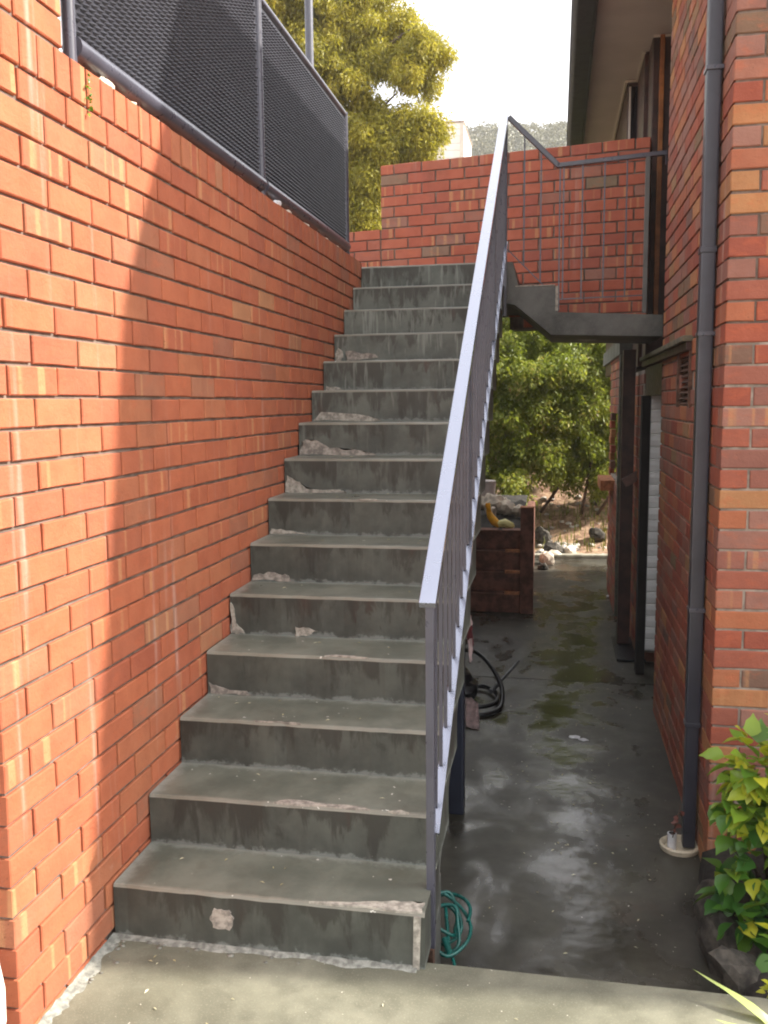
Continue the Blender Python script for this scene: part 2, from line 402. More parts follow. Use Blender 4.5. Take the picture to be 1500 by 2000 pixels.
def slab_mat(name, c_lo, c_hi, wet=(0.5, 0.8), stains=True, rough_wet=0.12, rough_dry=0.6, specks=True, puddle=False):
    n = NT(name); g = n.geo()
    c = n.mix(n.smooth(n.noise(g, 1.8, 6, 0.65, dist=0.4), 0.35, 0.68), c_lo, c_hi)
    c = n.mix(n.math('MULTIPLY', n.smooth(n.noise(g, 7.5, 5, 0.6), 0.45, 0.7), 0.45), c, tuple(x*0.62 for x in c_lo))
    fine = n.noise(g, 160, 3, 0.7)
    c = n.mix(n.math('MULTIPLY', n.smooth(fine, 0.52, 0.75), 0.35), c, tuple(min(1, x*1.8) for x in c_hi))
    if stains:
        rs = n.smooth(n.noise(n.mapv(g, (1, 1, 1), (4.2, 1.1, 0)), 2.6, 5, 0.7), 0.55, 0.85)
        c = n.mix(n.math('MULTIPLY', rs, 0.5), c, (0.11, 0.055, 0.035))
        mo = n.smooth(n.noise(n.mapv(g, (1, 0.6, 1), (9.2, 3.1, 0)), 1.3, 6, 0.7), 0.45, 0.80)
        c = n.mix(n.math('MULTIPLY', mo, 0.28), c, (0.045, 0.048, 0.018))
    if specks:
        sp = n.smooth(n.noise(g, 48, 2, 0.5), 0.735, 0.76)
        c = n.mix(sp, c, (0.55, 0.52, 0.45))
    w = n.smooth(n.noise(n.mapv(g, (1.3, 0.75, 1), (2.0, 0.4, 0)), 2.3, 4, 0.55, dist=0.3), *wet)
    if puddle:      # water collects along the shallow fall line of the slab
        sp_ = n.n('ShaderNodeSeparateXYZ'); n.l(g, sp_.inputs[0])
        ln = n.math('ABSOLUTE', n.math('SUBTRACT', sp_.outputs[0], n.math('ADD', 1.46, n.math('MULTIPLY', n.math('SUBTRACT', n.noise(g, 1.7, 4, 0.6), 0.42), 1.1))))
        w = n.math('MAXIMUM', w, n.math('MULTIPLY', n.smooth(ln, 0.42, 0.02), n.smooth(n.noise(g, 3.1, 4, 0.6), 0.36, 0.58)))
    rr = n.math('ADD', n.math('MULTIPLY', w, rough_wet), n.math('MULTIPLY', n.math('SUBTRACT', 1.0, w), rough_dry))
    rr = n.math('ADD', rr, n.math('MULTIPLY', n.math('SUBTRACT', fine, 0.5), 0.15))
    b = n.bump(n.noise(g, 3.4, 3, 0.5), 0.5 if puddle else 0.35, 0.016 if puddle else 0.012)
    b = n.bump(fine, 0.25, 0.0015, b)
    return n.set(c, rr, b, spec=0.5)
DRIVE = slab_mat('wet_dark_concrete', (0.030, 0.027, 0.021), (0.074, 0.069, 0.054), (0.46, 0.72), rough_wet=0.07, rough_dry=0.50, puddle=True)
FRONT = slab_mat('pale_damp_concrete', (0.118, 0.117, 0.084), (0.222, 0.220, 0.163), (0.45, 0.75), stains=False, rough_wet=0.28, rough_dry=0.65)
LAND = slab_mat('weathered_concrete', (0.058, 0.060, 0.052), (0.150, 0.152, 0.138), (0.6, 0.8), stains=False, specks=False)

G_, RI, YS, WID = 0.2803, 0.1786, 0.516, 1.023
def tread_mat():
    n = NT('tread_concrete'); g = n.geo(); o = n.obj(); se = n.n('ShaderNodeSeparateXYZ'); n.l(o, se.inputs[0])
    x, y = se.outputs[0], se.outputs[1]
    c = n.mix(n.smooth(n.noise(g, 3.2, 6, 0.65), 0.35, 0.65), (0.100, 0.107, 0.084), (0.175, 0.182, 0.145))
    c = n.mix(n.math('MULTIPLY', n.smooth(n.noise(g, 9, 5, 0.7), 0.5, 0.75), 0.5), c, (0.09, 0.085, 0.06))
    nz = n.noise(g, 22, 5, 0.7)
    # pale lime run along the wall and along the foot of the next riser
    mw = n.smooth(n.math('ADD', x, n.math('MULTIPLY', nz, 0.13)), 0.13, 0.06)
    mb = n.smooth(n.math('ADD', n.math('SUBTRACT', G_, y), n.math('MULTIPLY', nz, 0.10)), 0.085, 0.05)
    mm = n.math('MAXIMUM', mw, n.math('MULTIPLY', mb, 0.75))
    c = n.mix(n.math('MULTIPLY', mm, 0.65), c, (0.33, 0.35, 0.31))
    # worn paler nosing
    mn = n.smooth(n.math('ADD', y, n.math('MULTIPLY', nz, 0.03)), 0.032, 0.018)
    c = n.mix(n.math('MULTIPLY', mn, 0.45), c, (0.27, 0.24, 0.19))
    sp = n.smooth(n.noise(g, 38, 2, 0.5), 0.73, 0.76); c = n.mix(sp, c, (0.6, 0.58, 0.52))
    rr = n.math('MULTIPLY_ADD', n.noise(g, 4, 4), 0.5, 0.12)
    b = n.bump(n.noise(g, 12, 4), 0.25, 0.005); b = n.bump(n.noise(g, 170, 3, 0.7), 0.3, 0.0015, b)
    return n.set(c, rr, b)
def riser_mat():
    n = NT('riser_streaked_concrete'); g = n.geo(); o = n.obj(); se = n.n('ShaderNodeSeparateXYZ'); n.l(o, se.inputs[0])
    x, z = se.outputs[0], se.outputs[2]
    oi = n.n('ShaderNodeObjectInfo').outputs['Random']
    d = n.math('DIVIDE', n.math('MULTIPLY', z, -1.0), RI)        # 0 top .. 1 foot
    c = n.mix(n.smooth(n.noise(g, 5, 6, 0.65), 0.3, 0.7), (0.070, 0.076, 0.066), (0.135, 0.146, 0.126))
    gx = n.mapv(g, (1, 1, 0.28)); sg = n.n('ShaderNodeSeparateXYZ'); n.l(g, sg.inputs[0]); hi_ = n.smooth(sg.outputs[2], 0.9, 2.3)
    s1 = n.noise(gx, 13, 5, 0.68, dist=0.5); s2 = n.noise(gx, 4.2, 3, 0.6, dist=0.4)
    run = n.math('ADD', n.math('MULTIPLY', s1, 0.75), n.math('MULTIPLY', s2, 0.65))
    dk = n.smooth(n.math('SUBTRACT', run, n.math('MULTIPLY', d, 0.20)), 0.60, 0.70)
    c = n.mix(n.math('MULTIPLY', dk, 0.72), c, (0.040, 0.036, 0.029))
    br = n.smooth(n.noise(gx, 7.7, 3, 0.6), 0.60, 0.72); c = n.mix(n.math('MULTIPLY', n.math('MULTIPLY', br, dk), 0.6), c, (0.075, 0.040, 0.028))
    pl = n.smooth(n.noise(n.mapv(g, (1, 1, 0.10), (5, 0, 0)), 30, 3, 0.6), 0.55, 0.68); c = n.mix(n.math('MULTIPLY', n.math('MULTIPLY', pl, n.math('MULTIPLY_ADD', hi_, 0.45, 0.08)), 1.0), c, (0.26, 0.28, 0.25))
    c = n.mix(1.0, c, n.mix(hi_, (0.62, 0.61, 0.58), (1.22, 1.24, 1.22)), 'MULTIPLY')  # tone by height put into the colour: darker low steps, paler high ones
    nz = n.noise(g, 24, 5, 0.7)
    ft = n.smooth(n.math('ADD', n.math('SUBTRACT', 1.0, d), n.math('MULTIPLY', nz, 0.5)), 0.36, 0.27)
    c = n.mix(n.math('MULTIPLY', ft, 0.55), c, (0.25, 0.27, 0.245))
    rr = n.math('MULTIPLY_ADD', s1, 0.35, 0.38)
    b = n.bump(n.noise(g, 16, 4), 0.3, 0.004); b = n.bump(n.noise(g, 150, 3, 0.7), 0.25, 0.0015, b)
    return n.set(c, rr, b)
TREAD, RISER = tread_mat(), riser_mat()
PATCH = simple('bare_and_sunlit_cream', (0.34, 0.315, 0.265), 0.85, 0.35, 38, bump=0.8)
PATCH_P = simple('bare_pinkish_patch', (0.30, 0.268, 0.228), 0.85, 0.38, 38, bump=0.8)

def leaf_mat(name, stops, transl=0.35, rough=0.45, joined=True, vein=False):
    n = NT(name)
    at = n.n('ShaderNodeAttribute'); at.attribute_name = 'lseed'; at.attribute_type = 'GEOMETRY' if joined else 'OBJECT'
    c = n.ramp(at.outputs['Fac'], stops)
    g = n.geo(); c = n.mix(n.math('MULTIPLY', n.noise(g, 35, 3), 0.35), c, n.mix(1.0, c, (0.6, 0.6, 0.5), 'MULTIPLY'))
    n.set(c, rough, spec=0.4)
    tr = n.n('ShaderNodeBsdfTranslucent'); n.l(n.mix(1.0, c, (1.0, 1.0, 0.55), 'MULTIPLY'), tr.inputs[0])
    mx = n.n('ShaderNodeMixShader'); mx.inputs[0].default_value = transl
    n.l(n.b.outputs[0], mx.inputs[1]); n.l(tr.outputs[0], mx.inputs[2]); n.l(mx.outputs[0], n.out.inputs[0])
    return n.m
L_WATTLE = leaf_mat('wattle_leaf', [(0, (0.20, 0.20, 0.035)), (0.5, (0.40, 0.36, 0.05)), (1, (0.60, 0.50, 0.08))], 0.5)
L_BUSH = leaf_mat('bush_leaf', [(0, (0.11, 0.15, 0.028)), (0.6, (0.29, 0.34, 0.06)), (0.9, (0.42, 0.40, 0.11)), (1, (0.36, 0.24, 0.12))], 0.5)
L_DARK = leaf_mat('dark_hill_leaf', [(0, (0.10, 0.11, 0.06)), (1, (0.22, 0.20, 0.12))], 0.2)
L_GRASS = leaf_mat('grass_blade', [(0, (0.10, 0.14, 0.02)), (1, (0.30, 0.28, 0.05))], 0.3)
L_BIG = leaf_mat('broad_leaf', [(0, (0.035, 0.11, 0.025)), (0.35, (0.08, 0.20, 0.025)), (0.7, (0.22, 0.34, 0.035)), (1, (0.50, 0.50, 0.04))], 0.3, 0.3, joined=False)
L_DEAD = leaf_mat('dry_leaf', [(0, (0.48, 0.34, 0.16)), (1, (0.66, 0.60, 0.24))], 0.3, 0.5, joined=False)
L_STRAP = leaf_mat('strap_leaf', [(0, (0.24, 0.38, 0.10)), (1, (0.52, 0.62, 0.22))], 0.3, 0.3, joined=False)

# ================================================================= SETTING
def slab(name, poly, ztop, thick, mat, bev=0.01, kind='structure', label=None):
    o = prism(name, poly, 'z', ztop, ztop-thick, mat, None, bev); tag(o, kind=kind)
    if label: o['label'] = label
    return o
# one wide ground sheet below everything
bm = bmesh.new(); N = 60
def ground_h(x, y):
    h = -0.47
    if y > 10.4:
        t = min(1, (y-10.4)/5); h += 1.6*t*t*(3-2*t)+0.10*noise.noise(Vector((x*0.9, y*0.9, 0)))
    if y > 14: h += (min(y, 60)-14)*0.11
    if x < -0.6 and y > -1: h = max(h, -0.47)
    return h
xs = [-170, -110, -60, -25, -12, -6, -3]+[-2+0.25*i for i in range(33)]+[7, 10, 16, 30, 70, 170]
ys = [-120, -60, -30, -8, 0, 5, 9]+[10+0.25*i for i in range(33)]+[20, 24, 30, 40, 60, 100, 190]
grid = [[bm.verts.new((x, y, ground_h(x, y))) for y in ys] for x in xs]
for i in range(len(xs)-1):
    for j in range(len(ys)-1): bm.faces.new((grid[i][j], grid[i+1][j], grid[i+1][j+1], grid[i][j+1]))
tag(link('ground', mesh_from(bm, 'ground', True), None, MULCH), kind='structure')
# front slab (upper level), with a damp grey lip at its edge
slab('front_slab', [(-0.9, -6), (5, -6), (5, 0.30), (1.99, 0.555), (0.0, 0.555), (0.0, 0.0), (-0.9, 0.0)], 0.0, 0.42, FRONT, 0.012)
# lower driveway in two pours with a joint
slab('driveway', [(0.0, 0.56), (5.0, 0.56), (5.0, 4.755), (0.0, 4.755)], -0.40, 0.08, DRIVE, 0.006)
slab('driveway', [(0.0, 4.767), (5.0, 4.767), (5.0, 10.45), (0.0, 10.10)], -0.403, 0.08, DRIVE, 0.006)
slab('driveway_edge', [(0.0, 10.11), (5.0, 10.46), (5.0, 10.60), (0.0, 10.28)], -0.36, 0.12, simple('pale_kerb', (0.30, 0.28, 0.22), 0.8, 0.3, 8), 0.012)
# upper terrace behind the retaining wall
slab('terrace', [(-14, 0.02), (-0.24, 0.02), (-0.24, 4.44), (-0.02, 4.46), (-0.02, 5.9), (-0.3, 9.0), (-14, 9.0)], 2.66, 3.1, simple('terrace_soil', (0.14, 0.12, 0.07), 0.95, 0.4, 6), 0.0)

# ================================================================= LEFT RETAINING WALL
wl = thing('brick_wall', 'tall orange brick retaining wall beside the stairs, half in sunlight', 'wall', (-0.1, 0, 0))
bs = BrickSet(wl, 'A'); ZR = 2.597
def lv(u, z):    # visible over the stairs
    return z > RI*(1+(u-YS)/G_)-0.24 if u > YS else z > -0.1
wall_run(bs, (0.0, 0.003), R(90), 4.44, ZR, 31, False, lambda u, z: lv(u, z) or u < 0.3, corner=(0.23, 0.11))
# course 25 starts with a header at the corner; rows count down from ZR
x = 0.003
while x < 4.42:                                         # rowlock cap course, bricks on edge
    bs.add((0.0, x+0.038, ZR+0.060), R(90), 0.076, 0.110, 0.20); x += 0.0865
wall_run(bs, (0.0, 0.003), R(90), 0.475, ZR+0.12+CO*16, 16, True, corner=(0.23, 0.11))     # pier standing on the wall
# return face, looking towards the camera (+x along, faces -y)
for r in range(47):
    zc = ZR+0.12+CO*16-CO*(r+0.5) if r < 16 else ZR-CO*(r-16+0.5)
    if r < 16: st = 0.24 if r % 2 == 0 else 0.12
    else: st = 0.12 if (r-16) % 2 == 0 else 0.24
    k = st
    while k < 0.95:
        bs.add((-k-0.115, 0.0, zc), 0.0, 0.23, 0.076, 0.06); k += 0.24
for k in range(12): bs.add((-0.28-0.0865*k, 0.0, ZR+0.06), 0.0, 0.076, 0.11, 0.06)
box('mortar', (-0.95, 0.012, -0.45), (-0.011, 4.432, ZR+0.004), MORTAR, wl, 0)
box('cap_mortar', (-0.225, 0.014, ZR+0.004), (-0.009, 4.425, ZR+0.113), MORTAR, wl, 0)
box('pier_mortar', (-0.95, 0.014, ZR+0.113), (-0.009, 0.470, ZR+0.12+CO*16), MORTAR, wl, 0)
bs.build()

# ================================================================= STAIRS
st = thing('concrete_stairs', 'long flight of fifteen streaked grey concrete steps', 'staircase', (0, YS, 0))
X0, X1 = 0.006, WID
for i in range(15):
    y0, z0 = YS+G_*i, RI*(i+1); dep = G_+0.05 if i < 14 else 0.75
    rnd = random.Random(i*7+1)
    bm = bmesh.new(); nx = 22
    # nosing slightly uneven; profile nose->back
    def row(zoff, yoff, jy, jz):
        return [bm.verts.new((X0+(X1-X0)*k/nx, yoff+jy*noise.noise(Vector((k*0.6, i*3.1, 0))), zoff+jz*noise.noise(Vector((k*0.7, i*5.3, 4))))) for k in range(nx+1)]
    rows_ = [row(-RI-0.004, 0.0, 0.004, 0), row(-0.012, 0.0, 0.005, 0.002), row(-0.003, 0.004, 0.005, 0.003), row(0.0, 0.012, 0.004, 0.002), row(0.001, dep, 0, 0), row(-RI-0.004, dep, 0, 0)]
    for a_, (ra, rb) in enumerate(zip(rows_, rows_[1:])):
        for k in range(nx):
            f = bm.faces.new((ra[k], ra[k+1], rb[k+1], rb[k])); f.material_index = 0 if 1 <= a_ <= 3 else 1
    for k in range(nx): bm.faces.new((rows_[5][k], rows_[5][k+1], rows_[0][k+1], rows_[0][k])).material_index = 1
    for e in (0, nx): bm.faces.new([r_[e] for r_ in rows_]).material_index = 1
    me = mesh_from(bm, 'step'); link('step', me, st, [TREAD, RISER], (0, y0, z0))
# soffit slab: thin at the open edge, deeper beam inside
ye, ze = YS+G_*14, RI*15
prism('soffit_slab', [(YS+0.02, -0.02), (YS+0.30, -0.02), (ye+0.02, ze-0.215-RI*0.0-0.02), (ye+0.02, ze-RI-0.006), (YS+0.02, RI-RI-0.006)], 'x', 0.004, WID-0.012, LAND, st)
prism('spine_beam', [(YS+0.7, -0.2), (YS+0.95, -0.2), (ye+0.4, ze-0.46), (ye+0.4, ze-0.30), (YS+0.7, 0.02)], 'x', 0.12, 0.80, LAND, st)
box('stair_footing', (0.004, YS+0.045, -0.42), (WID-0.03, YS+0.62, -0.022), LAND, st, 0.006)
# bare patches where the render has broken off, plus one painted sunlit nose
def patch(name, pts, origin, plane, mat, seed=1, th=0.003):
    """irregular thin flake; pts 2D in plane ('riser': x,z / 'tread': x,y)"""
    rnd = random.Random(seed); out = []
    for a_, b_ in zip(pts, pts[1:]+pts[:1]):
        for t in (0, 0.25, 0.5, 0.75):
            q = (a_[0]+(b_[0]-a_[0])*t, a_[1]+(b_[1]-a_[1])*t); L = math.hypot(b_[0]-a_[0], b_[1]-a_[1])
            j = 0.0 if t == 0 else min(0.007, L*0.10)
            out.append((q[0]+rnd.uniform(-j, j), q[1]+rnd.uniform(-j, j)))
    bm = bmesh.new()
    if plane == 'riser': f3 = lambda p, d: Vector((p[0], -d, p[1]))
    else: f3 = lambda p, d: Vector((p[0], p[1], d))
    A = [bm.verts.new(f3(p, th)) for p in out]; B = [bm.verts.new(f3(p, -0.004)) for p in out]
    bm.faces.new(A); n_ = len(out)
    for k in range(n_): bm.faces.new((A[k], A[(k+1) % n_], B[(k+1) % n_], B[k]))
    bmesh.ops.triangulate(bm, faces=[f for f in bm.faces if len(f.verts) > 4])
    return link(name, mesh_from(bm, name), st, mat, origin)
def rorg(i): return (0, YS+G_*(i-1), RI*(i-1))
RP = [ (1, [(0.345, 0.065), (0.40, 0.06), (0.415, 0.10), (0.40, 0.128), (0.35, 0.130), (0.335, 0.10)], PATCH_P),
       (4, [(0.02, 0.004), (0.20, 0.004), (0.16, 0.020), (0.05, 0.035), (0.012, 0.05)], PATCH_P),
       (5, [(0.008, 0.004), (0.07, 0.004), (0.032, 0.05), (0.018, 0.13), (0.008, 0.14)], PATCH),
       (5, [(0.30, 0.004), (0.345, 0.004), (0.40, 0.028), (0.345, 0.040), (0.30, 0.042)], PATCH),
       (6, [(0.01, 0.004), (0.20, 0.004), (0.19, 0.03), (0.12, 0.045), (0.02, 0.03)], PATCH_P),
       (7, [(0.01, 0.004), (0.20, 0.004), (0.11, 0.022), (0.02, 0.03)], PATCH),
       (8, [(0.008, 0.004), (0.34, 0.004), (0.30, 0.02), (0.12, 0.024), (0.085, 0.06), (0.02, 0.09)], PATCH),
       (9, [(0.01, 0.004), (0.44, 0.004), (0.36, 0.025), (0.18, 0.04), (0.10, 0.085), (0.03, 0.08)], PATCH_P),
       (10, [(0.01, 0.004), (0.42, 0.004), (0.34, 0.03), (0.06, 0.055)], PATCH),
       (12, [(0.015, 0.01), (0.05, 0.01), (0.06, 0.07), (0.03, 0.095), (0.012, 0.06)], PATCH),
       (12, [(0.085, 0.01), (0.29, 0.03), (0.27, 0.05), (0.12, 0.075), (0.078, 0.07)], PATCH_P),
       (11, [(0.02, 0.004), (0.12, 0.004), (0.10, 0.02), (0.02, 0.03)], PATCH) ]
for k, (i, pts, m) in enumerate(RP):
    patch('bare_or_sunlit_patch', pts, Vector(rorg(i))+Vector((0, -0.001, 0)), 'riser', m, k+1)
TP = [ (2, [(0.46, 0.0), (0.80, 0.002), (0.72, 0.022), (0.50, 0.03)], PATCH_P), (4, [(0.50, 0.0), (0.68, 0.0), (0.62, 0.016), (0.52, 0.018)], PATCH_P),
       (1, [(0.66, 0.0), (1.015, 0.0), (1.015, 0.055), (0.92, 0.05), (0.80, 0.02)], PATCH), (3, [(0.30, 0.0), (0.48, 0.0), (0.40, 0.012)], PATCH_P),  # first entry paints the sunlight on the lowest tread's right corner
       (7, [(0.46, 0.0), (0.55, 0.0), (0.50, 0.016)], PATCH), (2, [(0.86, 0.0), (0.93, 0.0), (0.90, 0.016)], PATCH)]
for k, (i, pts, m) in enumerate(TP):
    patch('bare_or_sunlit_patch', pts, (0, YS+G_*(i-1)+0.004, RI*i-0.0005), 'tread', m, k+40)
prism('edge_render', [(0.985, -0.06), (1.005, -0.06), (1.012, 0.17), (0.99, 0.168)], 'y', YS-0.008, YS-0.001, PATCH, st)

# landing and bridge to the house
br = thing('concrete_walkway', 'concrete landing stepping down to a thin walkway slab that joins the house', 'walkway', (1.2, 4.42, 2.2))
YB = 4.42
prism('landing_slab', [(0.006, 2.40), (1.080, 2.40), (1.080, 2.676), (0.006, 2.676)], 'y', ye+0.10, 5.60, LAND, br, 0.004)
prism('stepped_slab', [(1.00, 2.672), (1.082, 2.672), (1.118, 2.500), (1.235, 2.500), (1.375, 2.496), (1.385, 2.325), (1.40, 2.318), (1.345, 2.17), (1.10, 2.38), (1.00, 2.40)], 'y', YB, 5.25, LAND, br, 0.003)
prism('walkway_slab', [(1.384, 2.322), (2.09, 2.285), (2.09, 2.140), (1.340, 2.168)], 'y', YB+0.002, 5.25, LAND, br, 0.004)
box('worn_tread', (1.10, YB-0.002, 2.500), (1.37, 5.2, 2.508), PATCH, br, 0.002)
box('render_strip', (1.373, YB-0.003, 2.330), (1.392, 5.2, 2.498), PATCH, br, 0.002)

# ================================================================= STAIR RAILING
rl = thing('stair_railing', 'long sloping dark steel handrail with square balusters on the open side of the stairs', 'railing', (1.03, 0.65, 0))
XR = 1.018; HR0 = Vector((1.016, 0.645, 1.100)); HR1 = Vector((1.018, 4.42, 3.640))
sl_ = (HR1.z-HR0.z)/(HR1.y-HR0.y)
def hrz(y): return HR0.z+(y-HR0.y)*sl_
def brz(y): return 0.385+(y-0.745)*0.658
bar('handrail', HR0, HR1, 0.052, 0.022, RAILP, rl, 0.002)
bar('post', (1.0215, 0.668, -0.02), (1.0215, 0.668, hrz(0.668)-0.012), 0.026, 0.036, NAVY, rl, 0.002)
bar('post_foot', (1.012, 0.668, -0.40), (1.012, 0.668, -0.018), 0.036, 0.045, RUST, rl, 0.002)
bar('bottom_rail', (1.030, 0.69, brz(0.69)), (1.030, 4.42, brz(4.42)), 0.030, 0.010, RAILP, rl, 0.001)
y = 0.745+0.02
while y < 4.40:
    if not (abs(y-3.32) < 0.01):
        bar('baluster', (1.0245, y, brz(y)+0.006), (1.0245, y, hrz(y)-0.012), 0.012, 0.012, NAVY, rl, 0.001)
    y += 0.1325
bar('post', (1.0265, 4.40, 2.30), (1.0265, 4.40, hrz(4.40)-0.012), 0.030, 0.030, NAVY, rl, 0.002)
bar('post', (1.0275, 1.86, 1.00), (1.0275, 1.86, hrz(1.86)-0.012), 0.022, 0.030, NAVY, rl, 0.002)
bar('post', (1.0275, 3.30, 2.00), (1.0275, 3.30, hrz(3.30)-0.012), 0.022, 0.030, NAVY, rl, 0.002)
rb = thing('walkway_railing', 'short thin steel railing with a kinked dark rail across the walkway to the house', 'railing', (1.1, YB, 2.3))
YR = 4.43
bar('handrail', (1.045, YR, 3.632), (1.386, YR, 3.292), 0.034, 0.034, NAVY, rb, 0.004, side=(0, 1, 0))
bar('handrail', (1.374, YR, 3.296), (2.088, YR, 3.338), 0.034, 0.030, NAVY, rb, 0.004, side=(0, 1, 0))
bar('bottom_rail', (1.04, YR, 2.76), (1.39, YR, 2.405), 0.012, 0.008, NAVY, rb, 0.001, side=(0, 1, 0))
bar('bottom_rail', (1.385, YR, 2.408), (1.965, YR, 2.418), 0.012, 0.008, NAVY, rb, 0.001, side=(0, 1, 0))
for xx in (1.155, 1.268, 1.395, 1.42, 1.545, 1.69, 1.835):
    zb = 2.41 if xx > 1.385 else 2.41+(1.385-xx)*1.03; zt = 3.285+(xx-1.38)*0.059 if xx > 1.38 else 3.285+(1.38-xx)*1.0
    if abs(xx-1.395) < 0.001: zb = 2.33
    bar('baluster', (xx, YR, zb), (xx, YR, zt), 0.010, 0.010, NAVY, rb, 0.001)
bar('post', (1.967, YR, 2.30), (1.967, YR, 3.32), 0.030, 0.030, metal_paint('grey_post_paint', (0.13, 0.13, 0.12), 0.4), rb, 0.003)
bar('wall_bracket', (2.085, YR, 3.262), (2.085, YR, 3.325), 0.010, 0.03, NAVY2, rb, 0.001)

# navy post under the flight
tag(box('support_post', (0.872, 2.38, -0.399), (0.952, 2.46, 1.02), NAVY2, None, 0.012), 'square navy steel post holding up the stair flight from the driveway', 'post')

# ================================================================= BACK PARAPET WALL
pw_ = thing('parapet_wall', 'red brick parapet wall with tan flecked bricks at the top of the stairs', 'wall', (1, 5.5, 2.6))
bp = BrickSet(pw_, 'B')
P0 = Vector((-0.075, 5.62)); P1 = Vector((2.055, 5.26)); ang = math.atan2(P1.y-P0.y, P1.x-P0.x); LEN = (P1-P0).length
wall_run(bp, (P0.x, P0.y), ang, LEN, 3.675, 16, True, lambda u, z: (z > 2.60 or u > 1.10), D=0.10, jw=0.012)
d_ = Vector((math.cos(ang), math.sin(ang)))
for r in range(6):
    zc = 3.675-CO*6.5-CO*r; k = 0.012
    st0 = 0.11 if r % 2 else 0.23
    while k < 0.9:
        c_ = P0-d_*(k+st0/2); bp.add((c_.x, c_.y-0.004, zc), ang, st0, 0.076, 0.10); k += st0+0.012; st0 = 0.23
M_ = MORTAR
def angbox(name, u0, u1, z0, z1, d0, d1, mat, parent):
    nn = Vector((-d_.y, d_.x)); pts = []
    for (u, dd) in ((u0, d0), (u1, d0), (u1, d1), (u0, d1)):
        q = P0+d_*u+nn*dd; pts.append((q.x, q.y))
    return prism(name, pts, 'z', z0, z1, mat, parent)
angbox('mortar', 0.004, LEN, 2.62, 3.668, 0.009, 0.225, MORTAR, pw_)
angbox('mortar', 1.10, LEN, 2.29, 2.62, 0.009, 0.225, MORTAR, pw_)
angbox('mortar', -0.95, -0.002, 2.60, 3.152, 0.008, 0.20, MORTAR, pw_)
bp.build()

# ================================================================= HOUSE
hs_ = thing('brick_house', 'two storey mottled red brick house with dark eaves and stained timber entry', 'house', (2.07, 1.95, -0.4))
bh = BrickSet(hs_, 'C'); HX, HY = 2.07, 1.95; ZH = 1.423+CO*36; NR = 58
# header at the corner on the front face for the course just below z=1.423
wall_run(bh, (HX, HY), 0.0, 1.55, ZH, NR, True, corner=(0.23, 0.11))
def hole(u, z):
    yy = HY+u
    return not (2.90 < yy < 3.34 and 1.69 < z < 1.97)
# side face: u runs from far to near so that the face looks to -x
for r in range(NR):
    zc = ZH-CO*(r+0.5); hd = (r % 2 == 0)
    y0 = HY+(0.24 if hd else 0.12)       # the corner brick already shows its side
    u = y0
    while u < 4.20-0.03:
        w = min(0.23, 4.20-u)
        if w > 0.03 and hole(u+w/2-HY, zc) and zc < 4.5:
            bh.add((HX, u+w/2, zc), R(-90), w, 0.076, 0.06)
        u += 0.24
box('mortar', (HX+0.008, HY+0.008, -0.45), (3.60, 4.19, 1.685), MORTAR_L, hs_, 0)
box('mortar', (HX+0.008, HY+0.008, 1.975), (3.60, 4.19, 4.54), MORTAR, hs_, 0)
box('mortar', (HX+0.008, HY+0.008, 1.685), (3.60, 2.895, 1.975), MORTAR_L, hs_, 0)
box('mortar', (HX+0.008, 3.345, 1.685), (3.60, 4.19, 1.975), MORTAR_L, hs_, 0)
# vent
vt = box('vent_recess', (HX+0.05, 2.895, 1.685), (HX+0.2, 3.345, 1.975), DARK, hs_, 0)
for k in range(9):
    bar('vent_slat', (HX+0.022, 2.905, 1.70+0.03*k), (HX+0.022, 3.335, 1.70+0.03*k), 0.05, 0.006, RUST, hs_, 0.001, side=(0.8, 0, 0.6))
box('vent_frame', (HX-0.012, 2.880, 1.672), (HX+0.02, 2.902, 1.985), RUST, hs_, 0.002); box('vent_frame', (HX-0.012, 3.338, 1.672), (HX+0.02, 3.36, 1.985), RUST, hs_, 0.002)
# ledge flashing over the lower wall
box('ledge', (HX-0.050, 2.865, 2.010), (HX+0.02, 5.32, 2.040), LEAD, hs_, 0.006)
box('ledge_board', (HX-0.030, 2.875, 1.965), (HX+0.015, 5.30, 2.008), TIM_D, hs_, 0.004)
# far bodies of the house (all beyond the first wall)
box('house_wall', (3.60, 2.0, -0.45), (7.6, 9.6, 4.56), MORTAR_L, hs_, 0)
box('inner_wall', (2.75, 4.19, -0.45), (3.60, 9.6, 4.54), TIM_D, hs_, 0)
box('lintel', (HX, 4.20, 1.745), (HX+0.6, 5.30, 1.962), TIM_D, hs_, 0.004)
# roof, gable facing the street
prism('roof', [(1.46, 4.56), (4.6, 5.66), (7.74, 4.56), (7.74, 4.66), (4.6, 5.78), (1.46, 4.66)], 'y', 1.93, 9.9, ROOF, hs_)
prism('gable_wall', [(2.08, 4.54), (7.6, 4.54), (4.6, 5.62)], 'y', 1.99, 2.10, MORTAR_L, hs_)
box('soffit', (1.622, 1.96, 4.555), (2.72, 9.86, 4.567), SOFFIT, hs_, 0)
prism('gutter', [(1.482, 4.52), (1.50, 4.505), (1.622, 4.505), (1.622, 4.66), (1.46, 4.66), (1.468, 4.54)], 'y', 1.94, 9.9, GUTTER, hs_, 0.004)
box('fascia', (1.624, 1.95, 4.50), (1.642, 9.88, 4.553), GUTTER, hs_, 0.002)
